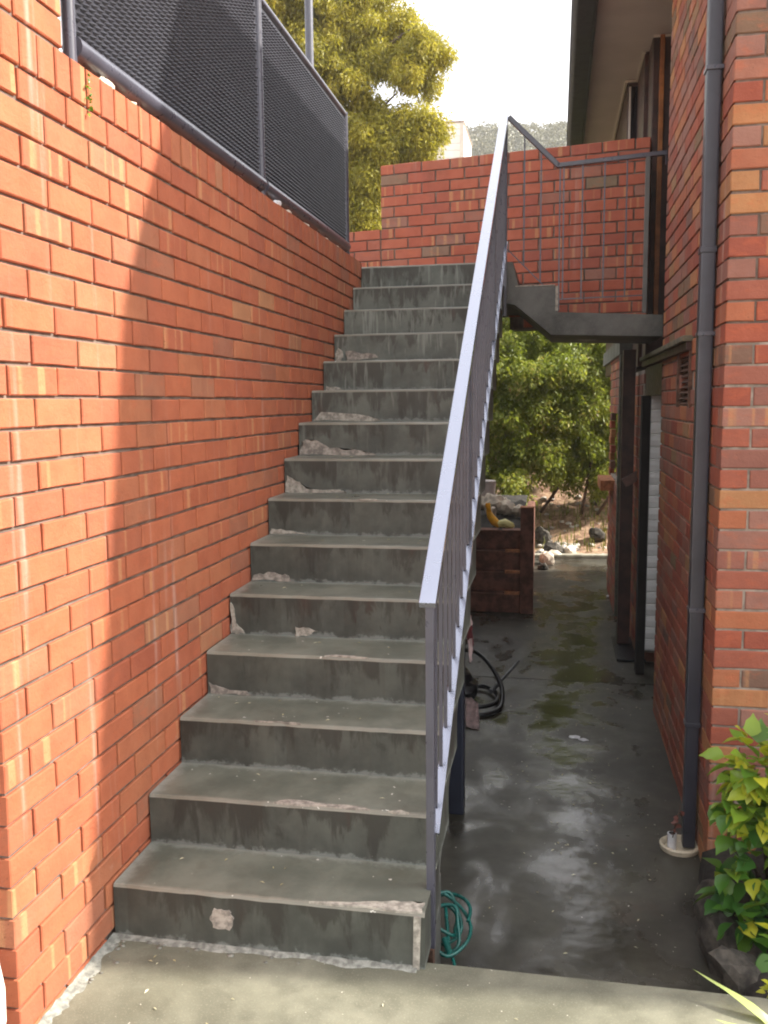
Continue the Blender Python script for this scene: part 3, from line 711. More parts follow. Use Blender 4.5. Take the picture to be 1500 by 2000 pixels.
# timber entry beyond the walkway
box('entry_wall', (2.10, 5.745, 2.0), (2.75, 6.04, 4.553), TIM_D, hs_, 0.003)
box('door_frame', (2.102, 5.705, 2.28), (2.150, 5.744, 4.55), TIM_D, hs_, 0.003)
box('door_frame', (2.152, 5.690, 2.28), (2.188, 5.743, 4.55), TIM_O, hs_, 0.004)
box('door_panel', (2.19, 5.715, 2.28), (2.60, 5.742, 4.55), TIM_D, hs_, 0.003)
for k in range(12): box('cladding_board', (2.58, 4.22+0.125*k, 2.28), (2.60, 4.335+0.125*k, 4.55), TIM_D, hs_, 0.002)
box('entry_wall', (2.066, 6.042, 2.0), (2.75, 6.72, 4.552), TIM_D, hs_, 0.003)
box('entry_wall', (1.98, 6.722, 2.0), (2.75, 9.6, 4.551), TIM_D, hs_, 0.003)
box('window_frame', (1.992, 6.700, 3.0), (2.010, 6.721, 4.50), TRIM, hs_, 0.002)
box('window', (2.012, 6.708, 2.9), (2.30, 6.720, 4.50), GLASSD, hs_, 0)
for (a_, b_) in (((2.10, 5.70, 4.535), (2.75, 5.722, 4.554)), ((1.965, 6.69, 4.535), (2.09, 6.712, 4.554)), ((2.05, 6.02, 4.536), (2.072, 6.69, 4.554)), ((1.955, 6.71, 4.535), (1.975, 9.5, 4.554)), ((2.045, 1.96, 4.535), (2.066, 4.2, 4.554)), ((2.55, 4.2, 4.536), (2.575, 5.7, 4.554))):
    box('cornice_trim', a_, b_, TRIM, hs_, 0.003)
# under the walkway
sp_ = box('roller_shutter', (2.085, 5.03, -0.215), (2.60, 5.06, 1.745), WHITE, hs_, 0)
k = -0.21
while k < 1.72:
    prism('shutter_slat', [(5.03, k), (5.017, k+0.008), (5.012, k+0.045), (5.017, k+0.082), (5.03, k+0.088)], 'x', 2.088, 2.59, WHITE, hs_); k += 0.0925
box('door_jamb', (2.020, 5.00, -0.40), (2.084, 5.12, 1.745), DARK, hs_, 0.003)
for r in range(27):
    u = 5.35+(0.12 if r % 2 else 0)
    while u < 6.4:
        bh.add((2.06, u+0.115, -0.40+CO*(r+0.5)), R(-90), 0.23, 0.076, 0.05); u += 0.24
    bh.add((2.175, 5.35-0.001, -0.40+CO*(r+0.5)), 0.0, 0.11, 0.076, 0.05)
box('mortar', (2.068, 5.358, -0.45), (2.74, 6.60, 1.95), MORTAR_L, hs_, 0)
box('threshold', (1.90, 5.33, -0.40), (2.13, 6.05, -0.375), HOSEB, hs_, 0.004)
box('timber_post', (1.932, 5.80, -0.375), (2.034, 5.90, 2.13), TIM_D, hs_, 0.004)
bar('timber_brace', (1.955, 5.79, 1.02), (2.10, 5.79, 1.10), 0.06, 0.075, simple('brace_timber', (0.15, 0.075, 0.055), 0.5), hs_, 0.004, side=(0, 1, 0))
tube('waste_pipe', [(1.963, 6.5, -0.3), (1.963, 6.5, 2.12)], 0.019, GREENPIPE, hs_, 10)
for r in range(30):
    zc = -0.40+CO*(r+0.5); u = 6.80+(0.12 if r % 2 else 0)
    while u < 8.20:
        if not (0.93 < zc < 1.62 and 6.9 < u+0.1 < 8.05): bh.add((1.972, u+0.115, zc), R(-90), 0.23, 0.076, 0.05)
        u += 0.24
    bh.add((2.03, 6.80-0.002, zc), 0.0, 0.11, 0.076, 0.05)
box('mortar', (1.981, 6.808, -0.45), (2.74, 8.26, 0.92), MORTAR_L, hs_, 0); box('mortar', (1.981, 6.808, 1.63), (2.74, 8.26, 2.30), MORTAR_L, hs_, 0)
box('window_reveal', (2.10, 6.81, 0.92), (2.70, 8.26, 1.63), DARK, hs_, 0)
for k in range(8): box('sill_brick', (1.84, 7.05+0.088*k+0.30, 0.80), (2.05, 7.05+0.088*k+0.378, 0.905), SLEEP_L, hs_, 0.003)
box('upper_floor_edge', (1.95, 6.6, 2.13), (2.75, 9.6, 2.28), LAND, hs_, 0.004)
bh.build()

# downpipe
dp = thing('downpipe', 'tall charcoal rectangular downpipe fixed to the brick house corner', 'downpipe', (2.03, 2.21, -0.38))
box('pipe', (2.000, 2.19, 0.22), (2.063, 2.255, 2.365), PIPE, dp, 0.008)
box('pipe', (2.003, 2.193, -0.385), (2.060, 2.252, 0.219), PIPE, dp, 0.008)
box('pipe', (2.001, 2.191, 2.366), (2.062, 2.254, 4.50), PIPE, dp, 0.008)
box('joint_collar', (1.996, 2.186, 2.345), (2.066, 2.259, 2.372), PIPE, dp, 0.004)
box('joint_collar', (1.997, 2.187, 0.205), (2.065, 2.258, 0.228), PIPE, dp, 0.004)
for zz in (0.75, 1.99, 3.1): box('strap', (1.9965, 2.1835, zz), (2.069, 2.261, zz+0.018), NAVY, dp, 0.002)
# drain collar with a stub pipe
dc = thing('drain_collar', 'round cream plastic drain ring on the driveway at the foot of the downpipe', 'drain', (1.99, 2.22, -0.4))
bm = bmesh.new(); n_ = 28; prof = [(0.088, 0.0), (0.092, 0.022), (0.084, 0.028), (0.072, 0.022), (0.066, 0.004)]
rings = [[bm.verts.new((rr_*math.cos(2*math.pi*k/n_), rr_*math.sin(2*math.pi*k/n_), zz)) for k in range(n_)] for rr_, zz in prof]
for a_, b_ in zip(rings, rings[1:]):
    for k in range(n_): bm.faces.new((a_[k], a_[(k+1) % n_], b_[(k+1) % n_], b_[k]))
bm.faces.new(rings[-1])
link('ring', mesh_from(bm, 'ring', True, R(50)), dc, CREAM, (1.992, 2.215, -0.398))
tube('stub_pipe', [(1.955, 2.20, -0.395), (1.955, 2.20, -0.318)], 0.021, PVC, dc, 14)
tube('stub_bore', [(1.955, 2.20, -0.3175), (1.955, 2.20, -0.3165)], 0.016, DARK, dc, 12)

def blades(name, n, area, hmin, hmax, mat, seed, zfun, lean=0.4, w=0.008, label=None, cat=None):
    rnd = random.Random(seed); V = []; F = []; S = []
    for _ in range(n):
        x = rnd.uniform(area[0], area[1]); y = rnd.uniform(area[2], area[3]); z = zfun(x, y); h = rnd.uniform(hmin, hmax)
        a = rnd.uniform(0, 6.28); dx, dy = math.cos(a)*lean*h*rnd.random(), math.sin(a)*lean*h*rnd.random(); s_ = rnd.random()
        b0 = len(V); ox, oy = -math.sin(a)*w, math.cos(a)*w
        V += [(x-ox, y-oy, z-0.01), (x+ox, y+oy, z-0.01), (x+dx*0.4+ox*0.7, y+dy*0.4+oy*0.7, z+h*0.6), (x+dx*0.4-ox*0.7, y+dy*0.4-oy*0.7, z+h*0.6), (x+dx, y+dy, z+h)]
        F += [(b0, b0+1, b0+2, b0+3), (b0+3, b0+2, b0+4)]; S += [s_]*5
    me = bpy.data.meshes.new(name); me.from_pydata(V, [], F); at = me.attributes.new('lseed', 'FLOAT', 'POINT'); at.data.foreach_set('value', S); me.update()
    o = link(name, me, None, mat); return tag(o, label, cat, kind='stuff')
# ================================================================= FENCE
fn = thing('metal_fence', 'dark slate tube fence with woven metal privacy panels on top of the brick wall', 'fence', (-0.06, 0.6, 2.72))
FX = -0.062
for yy, zt in ((0.625, 3.9), (2.425, 3.90), (4.27, 3.69)):
    tube('post', [(FX, yy, 2.712), (FX, yy, zt)], 0.021, NAVY, fn, 14)
    tube('base_flange', [(FX, yy, 2.710), (FX, yy, 2.722)], 0.034, NAVY, fn, 14)
MESHM = metal_paint('woven_panel_paint', (0.034, 0.035, 0.047), 0.40, 0.6)
def frame_panel(y0, y1):
    tube('bottom_rail', [(FX, y0, 2.792), (FX, y1, 2.792)], 0.035, NAVY, fn, 12)
    tube('top_rail', [(FX, y0, 3.675), (FX, y1, 3.675)], 0.019, NAVY, fn, 12)
    # woven panel: backing sheet plus rows of raised scales
    V = []; F = []; px_, pz_ = 0.036, 0.020
    rows_ = int((3.655-2.835)/pz_); cols = int((y1-y0-0.04)/px_)
    for r in range(rows_):
        for c in range(cols):
            yc = y0+0.02+px_*(c+0.5+(0.5 if r % 2 else 0)); zc = 2.835+pz_*(r+0.5)
            if yc > y1-0.03: continue
            b0 = len(V)
            V += [(0.001, yc-px_*0.52, zc-0.001), (0.004, yc-px_*0.1, zc-pz_*0.52), (0.001, yc+px_*0.52, zc+0.001), (0.003, yc+px_*0.1, zc+pz_*0.45), (0.016, yc+0.003, zc-0.002)]
            F += [(b0, b0+1, b0+4), (b0+1, b0+2, b0+4), (b0+2, b0+3, b0+4), (b0+3, b0, b0+4)]
    b0 = len(V); V += [(0, y0+0.015, 2.83), (0, y1-0.015, 2.83), (0, y1-0.015, 3.66), (0, y0+0.015, 3.66)]; F.append((b0, b0+1, b0+2, b0+3))
    me = bpy.data.meshes.new('mesh_panel'); me.from_pydata([(v[0], v[1]-y0, v[2]-2.8) for v in V], [], F); me.update()
    link('mesh_panel', me, fn, MESHM, (FX, y0, 2.8))
frame_panel(0.64, 2.41); frame_panel(2.44, 4.255)
slab('terrace_bank', [(-3, 0.5), (-0.26, 0.5), (-0.26, 4.30), (-3, 4.30)], 2.84, 0.3, SOIL, 0.03)
blades('wall_top_weeds', 900, (-0.34, -0.10, 0.65, 4.25), 0.03, 0.13, L_GRASS, 17, lambda x, y: 2.70 if x > -0.24 else 2.84, w=0.004, label='low weeds growing along the wall top behind the fence', cat='weeds')
# tall pole behind the fence
tag(tube('metal_pole', [(-0.50, 5.0, 2.66), (-0.50, 5.0, 7.5)], 0.031, NAVY, None, 16), 'tall plain grey metal pole rising behind the panelled fence', 'pole')
# stones on the wall top under the fence
def rock_mesh(seed, s=(1, 1, 1), sub=3):
    bm = bmesh.new(); bmesh.ops.create_icosphere(bm, subdivisions=sub, radius=0.5)
    for v in bm.verts:
        n1 = noise.noise(v.co*1.7+Vector((seed*3.1, 0, 0))); n2 = noise.noise(v.co*4.3+Vector((0, seed*1.7, 0)))
        n3 = noise.noise(v.co*10+Vector((seed, 0, seed)))
        v.co *= 1+0.42*n1+0.20*n2+0.09*n3
        v.co.z = round(v.co.z*5)/5*0.35+v.co.z*0.65
        v.co = Vector((v.co.x*s[0], v.co.y*s[1], v.co.z*s[2]))
    return mesh_from(bm, 'stone', True, R(22))
rocks = [rock_mesh(k) for k in range(5)]
def rock(i, loc, sc3, rot, mat, label, cat='stone', group=None, name='stone', kind=None):
    me = rocks[i % 5]
    if not me.materials: me.materials.append(mat)
    o = bpy.data.objects.new(name, me); col.objects.link(o); o.location = loc; o.scale = sc3; o.rotation_euler = rot
    if me.materials[0] != mat: o.material_slots[0].link = 'OBJECT'; o.material_slots[0].material = mat
    return tag(o, label, cat, group, kind)
rnd = random.Random(5)
for k, (yy, s, lab) in enumerate(((0.80, 0.10, 'flat sunlit cream stone on the wall top nearest the first fence post'), (0.98, 0.045, 'small cream chip beside the flat stone on the wall top'), (1.15, 0.03, 'tiny pale chip under the lower fence rail'),
        (2.62, 0.10, 'pale grey flat stone on the wall top just past the middle fence post'), (2.80, 0.07, 'second grey chip past the middle fence post'), (3.15, 0.07, 'bright white stone under the far fence panel'),
        (3.60, 0.05, 'small pale stone under the far fence panel near its end'), (3.85, 0.05, 'last pale stone before the far fence post'))):
    rock(k, (-0.045, yy, 2.722+s*0.12), (0.045, s, s*0.42), (0, 0, rnd.uniform(-.2, .2)), STONE_P if k != 3 else PVC, lab, 'stone', 'pale stones along the wall top')

# ================================================================= FOLIAGE
def leaves_obj(name, clumps, leaf, per, mat, parent=None, seed=1, droop=0.3, aspect=2.2, thick_jit=0.4, kind=None, flat=0.0):
    """clumps: (centre, radius) – leaf-sized faces through each clump's volume"""
    rnd = random.Random(seed); V = []; F = []; S = []
    for (c, r) in clumps:
        c = Vector(c); base = rnd.random()
        for _ in range(int(per*(r/0.3)**2)):
            d = Vector((rnd.gauss(0, 1), rnd.gauss(0, 1), rnd.gauss(0, 1))).normalized(); rr_ = r*(rnd.random()**0.45)
            p = c+d*rr_; p.z -= droop*r*rnd.random()
            a = (d*0.6+Vector((rnd.gauss(0, .6), rnd.gauss(0, .6), rnd.gauss(0, .5)-droop))).normalized()
            b = a.cross(Vector((rnd.gauss(0, 1), rnd.gauss(0, 1), rnd.gauss(0, 1)))).normalized()
            n_ = a.cross(b); L = leaf*rnd.uniform(0.6, 1.4); w = L/aspect
            b0 = len(V)
            V += [p-a*L*0.5, p+b*w*0.5+n_*w*0.12, p+a*L*0.5-Vector((0, 0, L*0.12)), p-b*w*0.5+n_*w*0.12]
            F += [(b0, b0+1, b0+2), (b0, b0+2, b0+3)]
            s = min(1, max(0, 0.45*base+0.55*rnd.random())); S += [s]*4
    me = bpy.data.meshes.new(name); off = Vector(clumps[0][0])
    me.from_pydata([v-off for v in V], [], F); at = me.attributes.new('lseed', 'FLOAT', 'POINT'); at.data.foreach_set('value', S); me.update()
    o = link(name, me, parent, mat, off)
    if kind: o['kind'] = kind
    return o
def sub_clumps(blobs, n, rmin, rmax, seed, squash=0.8):
    rnd = random.Random(seed); out = []
    for (c, r) in blobs:
        for _ in range(max(3, int(n*(r/0.5)**2))):
            d = Vector((rnd.gauss(0, 1), rnd.gauss(0, 1), rnd.gauss(0, 1))).normalized()*r*(rnd.random()**0.4)
            out.append((Vector(c)+Vector((d.x, d.y, d.z*squash)), rnd.uniform(rmin, rmax)))
    return out
def px2(px, py, Y):
    d = r2*(px-750)/FPX+u2*(-(py-1000))/FPX+fw; t = (Y-CY)/d.y; return Vector((CX, CY, CZ))+d*t

# golden wattle beyond the terrace (crown masses measured at their own distances, 12 to 14 m away)
wt = thing('wattle_tree', 'large golden green wattle tree beyond the fence, lit by the sun', 'tree', (-3.0, 13.0, 2.0))
WB = [(-3.14, 12.6, 8.1, 0.75), (-2.4, 12.9, 7.85, 0.75), (-1.7, 13.0, 8.15, 0.5), (-1.83, 12.8, 7.45, 0.55), (-1.33, 12.6, 7.15, 0.42), (-0.73, 12.5, 7.18, 0.36), (-0.48, 12.6, 7.08, 0.26), (-0.96, 12.3, 6.75, 0.3), (-2.38, 12.6, 7.05, 0.6), (-1.86, 12.4, 6.65, 0.42), (-2.88, 12.8, 7.3, 0.65), (-1.16, 13.0, 7.65, 0.4), (-0.66, 12.7, 6.75, 0.24), (-1.4, 12.6, 6.2, 0.42), (-0.88, 12.5, 6.0, 0.4), (-0.63, 12.4, 5.92, 0.28), (-1.88, 12.4, 5.75, 0.36), (-1.93, 12.2, 5.1, 0.45), (-1.68, 12.2, 4.75, 0.36), (-1.98, 12.1, 4.4, 0.4), (-1.58, 12.1, 4.35, 0.3), (-1.63, 12.3, 5.95, 0.36), (-1.53, 12.2, 5.05, 0.3), (-1.52, 12.2, 4.55, 0.28), (-1.73, 12.1, 4.7, 0.32), (-1.68, 12.1, 4.2, 0.28), (-1.13, 12.3, 5.72, 0.28), (-0.7, 12.3, 5.65, 0.22), (-1.43, 12.3, 5.5, 0.28), (-2.38, 13.2, 6.2, 0.5), (-3.38, 13.0, 6.5, 0.7), (-3.18, 13, 9.0, 0.8), (-2.08, 13, 8.9, 0.6), (-2.98, 12.8, 5.4, 0.7), (-1.83, 13.0, 6.25, 0.26), (-0.62, 12.5, 5.95, 0.26), (-0.95, 12.4, 5.75, 0.28), (-1.3, 12.3, 5.55, 0.3), (-1.0, 12.6, 6.15, 0.26), (-1.45, 12.2, 5.2, 0.25), (-2.9, 12.5, 8.6, 0.5), (-2.3, 12.6, 7.2, 0.5)]
cl = sub_clumps([((a, b, c), r) for a, b, c, r in WB], 55, 0.11, 0.23, 3)
leaves_obj('crown', cl, 0.068, 470, L_WATTLE, wt, 4, droop=0.7, aspect=3.2)
bm = bmesh.new()
bm_tube(bm, [(0.1, 0.2, 0), (0.2, 0.1, 2.2), (0.6, 0, 3.8), (0.7, -0.1, 5.2), (0.6, 0, 7.4)], [0.17, 0.15, 0.11, 0.08, 0.03], 8)
for (a_, b_, c_) in (((0.5, 0, 3.3), (1.2, -0.4, 4.0), (1.9, -0.6, 4.5)), ((0.7, 0, 4.6), (1.5, -0.3, 5.2), (2.2, -0.5, 5.5)), ((0.4, 0, 3.0), (0.9, -0.7, 3.2), (1.1, -0.8, 2.7)), ((0.6, 0, 5), (-0.1, 0, 5.8), (-0.4, 0, 6.4)), ((0.7, 0, 5.2), (1.2, 0, 5.9), (1.6, 0, 6.2)), ((0.5, 0, 3.6), (-0.2, 0, 4.4), (-0.6, 0, 5.0))):
    bm_tube(bm, [a_, b_, c_], [0.06, 0.04, 0.012], 6)
link('trunk', mesh_from(bm, 'trunk', True), wt, BARK, wloc(wt))

# dense bush on the bank beyond the driveway
bu = thing('bank_bush', 'dense leafy green bush with twiggy dark underside at the end of the driveway', 'bush', (1.2, 12.2, 0.2))
BB = [(0.2, 12.0, 3.0, .6), (0.7, 11.6, 2.7, .5), (1.2, 11.9, 2.9, .5), (1.8, 12.2, 2.75, .5), (2.3, 12.0, 2.4, .5), (0.4, 11.3, 2.2, .42), (0.95, 11.3, 2.1, .42), (1.5, 11.5, 2.2, .42), (2.0, 11.8, 1.8, .45),
      (0.2, 11.2, 1.55, .40), (0.62, 11.1, 1.45, .36), (1.15, 11.3, 1.65, .36), (1.65, 11.6, 1.5, .36), (0.3, 11.2, 0.95, .34), (0.75, 11.2, 0.75, .25), (1.75, 11.9, 1.0, .4), (2.25, 12.1, 1.2, .45), (2.1, 11.9, 0.55, .3), (-0.6, 12.2, 2.4, .8), (-0.5, 12, 1.2, .7), (2.9, 12.6, 2.2, .7), (1.0, 12.6, 3.5, .8), (2.2, 12.9, 3.2, .8), (3.0, 12.4, 1.0, .5)]
BB += [(0.25, 11.0, 0.55, .36), (0.75, 11.1, 0.45, .34), (1.2, 11.5, 0.75, .36), (1.25, 11.5, 1.1, .36), (1.65, 11.9, 0.75, .34), (0.95, 11.3, 1.0, .4), (1.95, 12.1, 0.85, .34), (2.3, 12.2, 0.7, .3), (1.5, 12.3, 1.9, .6), (0.6, 12.2, 1.6, .7)]
cl = sub_clumps([((a, b, c), r) for a, b, c, r in BB], 40, 0.10, 0.22, 8)
leaves_obj('foliage', cl, 0.060, 400, L_BUSH, bu, 9, droop=0.5, aspect=2.3)
rnd = random.Random(31); bm = bmesh.new()
for k in range(7):
    a = Vector((rnd.uniform(0.0, 2.0), rnd.uniform(-0.5, 0.3), 0)); e = Vector((a.x-1.2+rnd.uniform(0.2, 1.2), a.y-0.9*rnd.random(), rnd.uniform(0.9, 2.6))); m_ = (a+e)/2+Vector((rnd.uniform(-.2, .2), rnd.uniform(-.2, .2), 0.2))
    bm_tube(bm, [a-Vector((0.7, 0, 0.2)), m_, e], [0.026, 0.016, 0.006], 5)
link('stems', mesh_from(bm, 'stems', True), bu, BARK, (1.2, 12.2, 0.2))
# second bush mass further back fills the view under the walkway
b2 = thing('back_bush', 'darker olive bush standing behind the leafy green bush', 'bush', (0.5, 14.6, 0.5))
cl = sub_clumps([((-1.8, 14.2, 2.4), 1.0), ((-0.4, 14.6, 2.2), 1.0), ((1.0, 14.6, 2.2), 1.0), ((2.4, 14.6, 2.2), 1.0), ((3.8, 14.6, 2.0), 1.0), ((0.2, 14.5, 1.0), 0.8), ((1.6, 14.5, 0.9), 0.8), ((3, 14.5, 0.9), .8), ((-1.2, 14.4, 1.0), .8), ((0.6, 14.6, 3.2), .8), ((2, 14.6, 3.2), .8), ((-1, 14.6, 3.3), .8)], 22, 0.2, 0.36, 12)
leaves_obj('foliage', cl, 0.13, 110, L_BUSH, b2, 13, droop=0.3, aspect=2.0)
bm = bmesh.new(); bm_tube(bm, [(0, 0, -0.3), (0.1, 0, 1.2), (-0.2, 0, 2.2)], [0.09, 0.06, 0.03], 7)
link('stems', mesh_from(bm, 'stems', True), b2, BARK, (0.5, 14.6, 0.5))

blades('grass', 450, (0.9, 3.2, 10.9, 12.4), 0.05, 0.22, L_GRASS, 3, ground_h, label='patchy yellow green grass on the mulch bank', cat='grass')

# far hill, woods on it, paddock grass, cream shed
def hill_h(x, y):
    r_ = max(0, (y-75)/75); return -1+46*min(1.0, r_**1.1)+3.0*noise.noise(Vector((x*0.02, y*0.02, 1)))+1.0*noise.noise(Vector((x*0.09, y*0.06, 3)))
bm = bmesh.new(); hx = [-190+8*i for i in range(48)]; hy = [66+6*i for i in range(21)]
gr = [[bm.verts.new((x, y, hill_h(x, y)-0.5 if y > 66 else -3)) for y in hy] for x in hx]
for i in range(len(hx)-1):
    for j in range(len(hy)-1): bm.faces.new((gr[i][j], gr[i+1][j], gr[i+1][j+1], gr[i][j+1]))
tag(link('hill', mesh_from(bm, 'hill', True), None, simple('hill_scrub', (0.12, 0.115, 0.07), 0.95, 0.3, 0.3)), kind='structure')
rnd = random.Random(77); cl = []
for _ in range(6000):
    y = 90+rnd.random()*65; x = rnd.uniform(-45, 35); cl.append((Vector((x, y, hill_h(x, y)+rnd.uniform(0.1, 0.9))), rnd.uniform(0.5, 1.2)))
tag(leaves_obj('woods', cl, 0.4, 4.5, L_DARK, None, 78, droop=0.0, aspect=1.6), 'hazy scrubby woodland covering the far hill', 'woodland', kind='stuff')
# dry grass rise just beyond the parapet
def rise_h(x, y): return 5.45+(y-20)*0.43
bm = bmesh.new(); gx_ = [-16+2*i for i in range(20)]; gy_ = [17+1.0*i for i in range(16)]
gr = [[bm.verts.new((x, y, rise_h(x, y)-(0.1 if y > 17 else 6))) for y in gy_] for x in gx_]
for i in range(len(gx_)-1):
    for j in range(len(gy_)-1): bm.faces.new((gr[i][j], gr[i+1][j], gr[i+1][j+1], gr[i][j+1]))
tag(link('paddock_rise', mesh_from(bm, 'rise', True), None, simple('dry_grass_ground', (0.26, 0.23, 0.08), 0.95, 0.3, 2)), kind='structure')
blades('dry_grass', 6000, (-4, 5, 17.5, 26), 0.08, 0.35, L_GRASS, 5, rise_h, w=0.012, label='dry yellow grass on the rise beyond the parapet', cat='grass')
sh = thing('cream_shed', 'pale cream weatherboard shed with a flat roof beyond the parapet', 'shed', (-1.9, 25.5, 7.2))
k = 7.0
while k < 9.70:
    box('weatherboard', (-2.6, 25.0, k), (-1.36, 25.03, k+0.19), SHEDW, sh, 0.004); k += 0.196
box('wall', (-2.6, 25.032, 7.0), (-1.37, 27.5, 9.72), SHEDW, sh, 0)
box('roof', (-2.65, 24.97, 9.722), (-1.34, 27.6, 9.77), simple('shed_roof', (0.34, 0.26, 0.24), 0.6), sh, 0.01)
box('corner_board', (-1.46, 24.985, 7.0), (-1.355, 25.0, 9.70), TRIM, sh, 0.003)

# ================================================================= PLANTER AND ITS CONTENTS
pl = thing('timber_planter', 'raised planter of dark stacked timber sleepers with a square corner post', 'planter', (0.6, 7.0, -0.4))
for k in range(4):
    z0 = -0.40+0.207*k; yy = 6.91+0.050*k
    box('sleeper', (-0.3, yy, z0+0.002), (1.05, yy+0.16, z0+0.200), SLEEP, pl, 0.008)
    box('sleeper', (1.04+0.0*k, yy+0.17, z0+0.002), (1.13, 9.8, z0+0.200), SLEEP, pl, 0.008)
for k in range(1, 4):
    box('lit_ledge_strip', (0.900, 6.909+0.050*(k-1), -0.40+0.207*k-0.022), (1.050, 6.965+0.050*(k-1), -0.40+0.207*k+0.006), SLEEP_L, pl, 0.003)  # lit ledge tops painted as lighter orange strips
box('corner_post', (1.055, 6.88, -0.40), (1.185, 7.00, 0.665), SLEEP, pl, 0.008)
box('lit_post_top', (1.050, 6.875, 0.666), (1.190, 7.005, 0.676), SLEEP_L, pl, 0.003)  # light on the post top painted as a paler plate
bm = bmesh.new(); gg = [[bm.verts.new((-0.3+1.34*i/20, 7.05+2.7*j/26, 0.40+0.06*noise.noise(Vector((i*0.5, j*0.5, 2)))+0.10*(j/26))) for j in range(27)] for i in range(21)]
for i in range(20):
    for j in range(26): bm.faces.new((gg[i][j], gg[i+1][j], gg[i+1][j+1], gg[i][j+1]))
link('soil', mesh_from(bm, 'soil', True), pl, SOIL)
rnd = random.Random(9)
labs = ['largest pale rock in the timber planter', 'pale rock next to the yellow gloves', 'small cream rock at the back of the planter', 'flat cream rock in the middle of the planter', 'tan rock near the planter corner post', 'broken pale rock by the left end of the planter rubble']
for k, (x, y, s) in enumerate(((0.72, 8.2, .28), (0.88, 8.0, .20), (0.80, 8.7, .15), (0.70, 7.8, .14), (1.0, 7.9, .16), (0.60, 8.5, .20))):
    rock(k+1, (x, y, 0.47+s*0.3), (s, s*0.8, s*0.8), (rnd.random(), rnd.random(), rnd.random()*3), STONE_P, labs[k], 'rock', 'rocks in the planter')
# yellow gloves
gl = thing('rubber_gloves', 'pair of crumpled yellow rubber gloves lying on the planter soil', 'gloves', (0.8, 7.3, 0.45))
def lump(name, pts, rads, mat, parent, n=10):
    return tube(name, pts, rads, mat, parent, n)
lump('glove_palm', [(0.70, 7.30, 0.60), (0.73, 7.28, 0.53), (0.78, 7.26, 0.47), (0.83, 7.25, 0.435)], [0.02, 0.04, 0.045, 0.03], YEL, gl)
for k in range(3): lump('glove_finger', [(0.705+0.012*k, 7.29-0.02*k, 0.585), (0.685+0.02*k, 7.28-0.02*k, 0.64), (0.69+0.015*k, 7.27, 0.67)], [0.013, 0.011, 0.007], YEL, gl, 8)
lump('glove_cuff', [(0.82, 7.25, 0.45), (0.88, 7.24, 0.47), (0.95, 7.24, 0.435), (0.97, 7.24, 0.42)], [0.04, 0.045, 0.04, 0.02], YELP, gl)
# pale pot behind
bm = bmesh.new(); bm_tube(bm, [(0, 0, 0), (0, 0, 0.26), (0, 0, 0.27)], [0.085, 0.10, 0.09], 18)
tag(link('plastic_pot', mesh_from(bm, 'pot', True, R(40)), None, PINKP, (0.60, 8.6, 0.52)), 'pale pink plastic pot standing at the back of the planter', 'pot')
# rocks beside the planter at the foot of the bank
rnd = random.Random(19)
for k, (x, y, s, m, lab) in enumerate(((1.30, 9.75, .22, STONE_P, 'bright pale boulder between planter and mulch bank'), (1.24, 9.35, .13, STONE_G, 'small dark rock beside the far end of the planter'), (1.42, 10.35, .20, STONE_P, 'rounded tan rock at the driveway end'), (1.36, 10.7, .26, STONE_G, 'dark slanting rock behind the corner post'),
        (1.60, 10.75, .18, STONE_P, 'pale rock half sunk in mulch'), (1.28, 10.1, .15, STONE_G, 'grey rock tucked against the bank foot'), (2.0, 11.35, .24, STONE_G, 'dark rock embedded in the sunlit mulch bank'), (1.22, 11.2, .26, STONE_G, 'large shaded rock under the bush'), (2.35, 11.5, .15, STONE_G, 'small dark rock high on the mulch bank'))):
    rock(k, (x, y, ground_h(x, y)+s*0.35+(0.05 if y < 10.3 else 0)), (s, s, s*0.8), (rnd.random(), rnd.random(), rnd.random()*3), m, lab, 'rock', 'rocks at the end of the driveway')

# loose rubble and clods along the foot of the bank
rnd = random.Random(91); bm = bmesh.new()
for _ in range(170):
    if rnd.random() < 0.55: x, y = rnd.uniform(1.16, 1.75), rnd.uniform(10.35, 11.2)
    else: x, y = rnd.uniform(1.2, 3.2), rnd.uniform(10.7, 12.6)
    s = rnd.uniform(0.012, 0.055); m_ = Matrix.Translation((x, y, ground_h(x, y)+s*0.3)) @ Matrix.Rotation(rnd.random()*6, 4, 'Z') @ Matrix.Diagonal((s*1.4, s, s*0.7, 1))
    r_ = bmesh.ops.create_icosphere(bm, subdivisions=1, radius=1.0, matrix=m_)
    for v in r_['verts']: v.co += Vector((rnd.uniform(-.25, .25), rnd.uniform(-.25, .25), rnd.uniform(-.25, .25)))*s
tag(link('rubble', mesh_from(bm, 'rubble'), None, simple('rubble_mix', (0.42, 0.33, 0.26), 0.9, 0.6, 3, c2=(0.62, 0.58, 0.52))), 'loose pale rubble scattered over the mulch bank', 'rubble', kind='stuff')
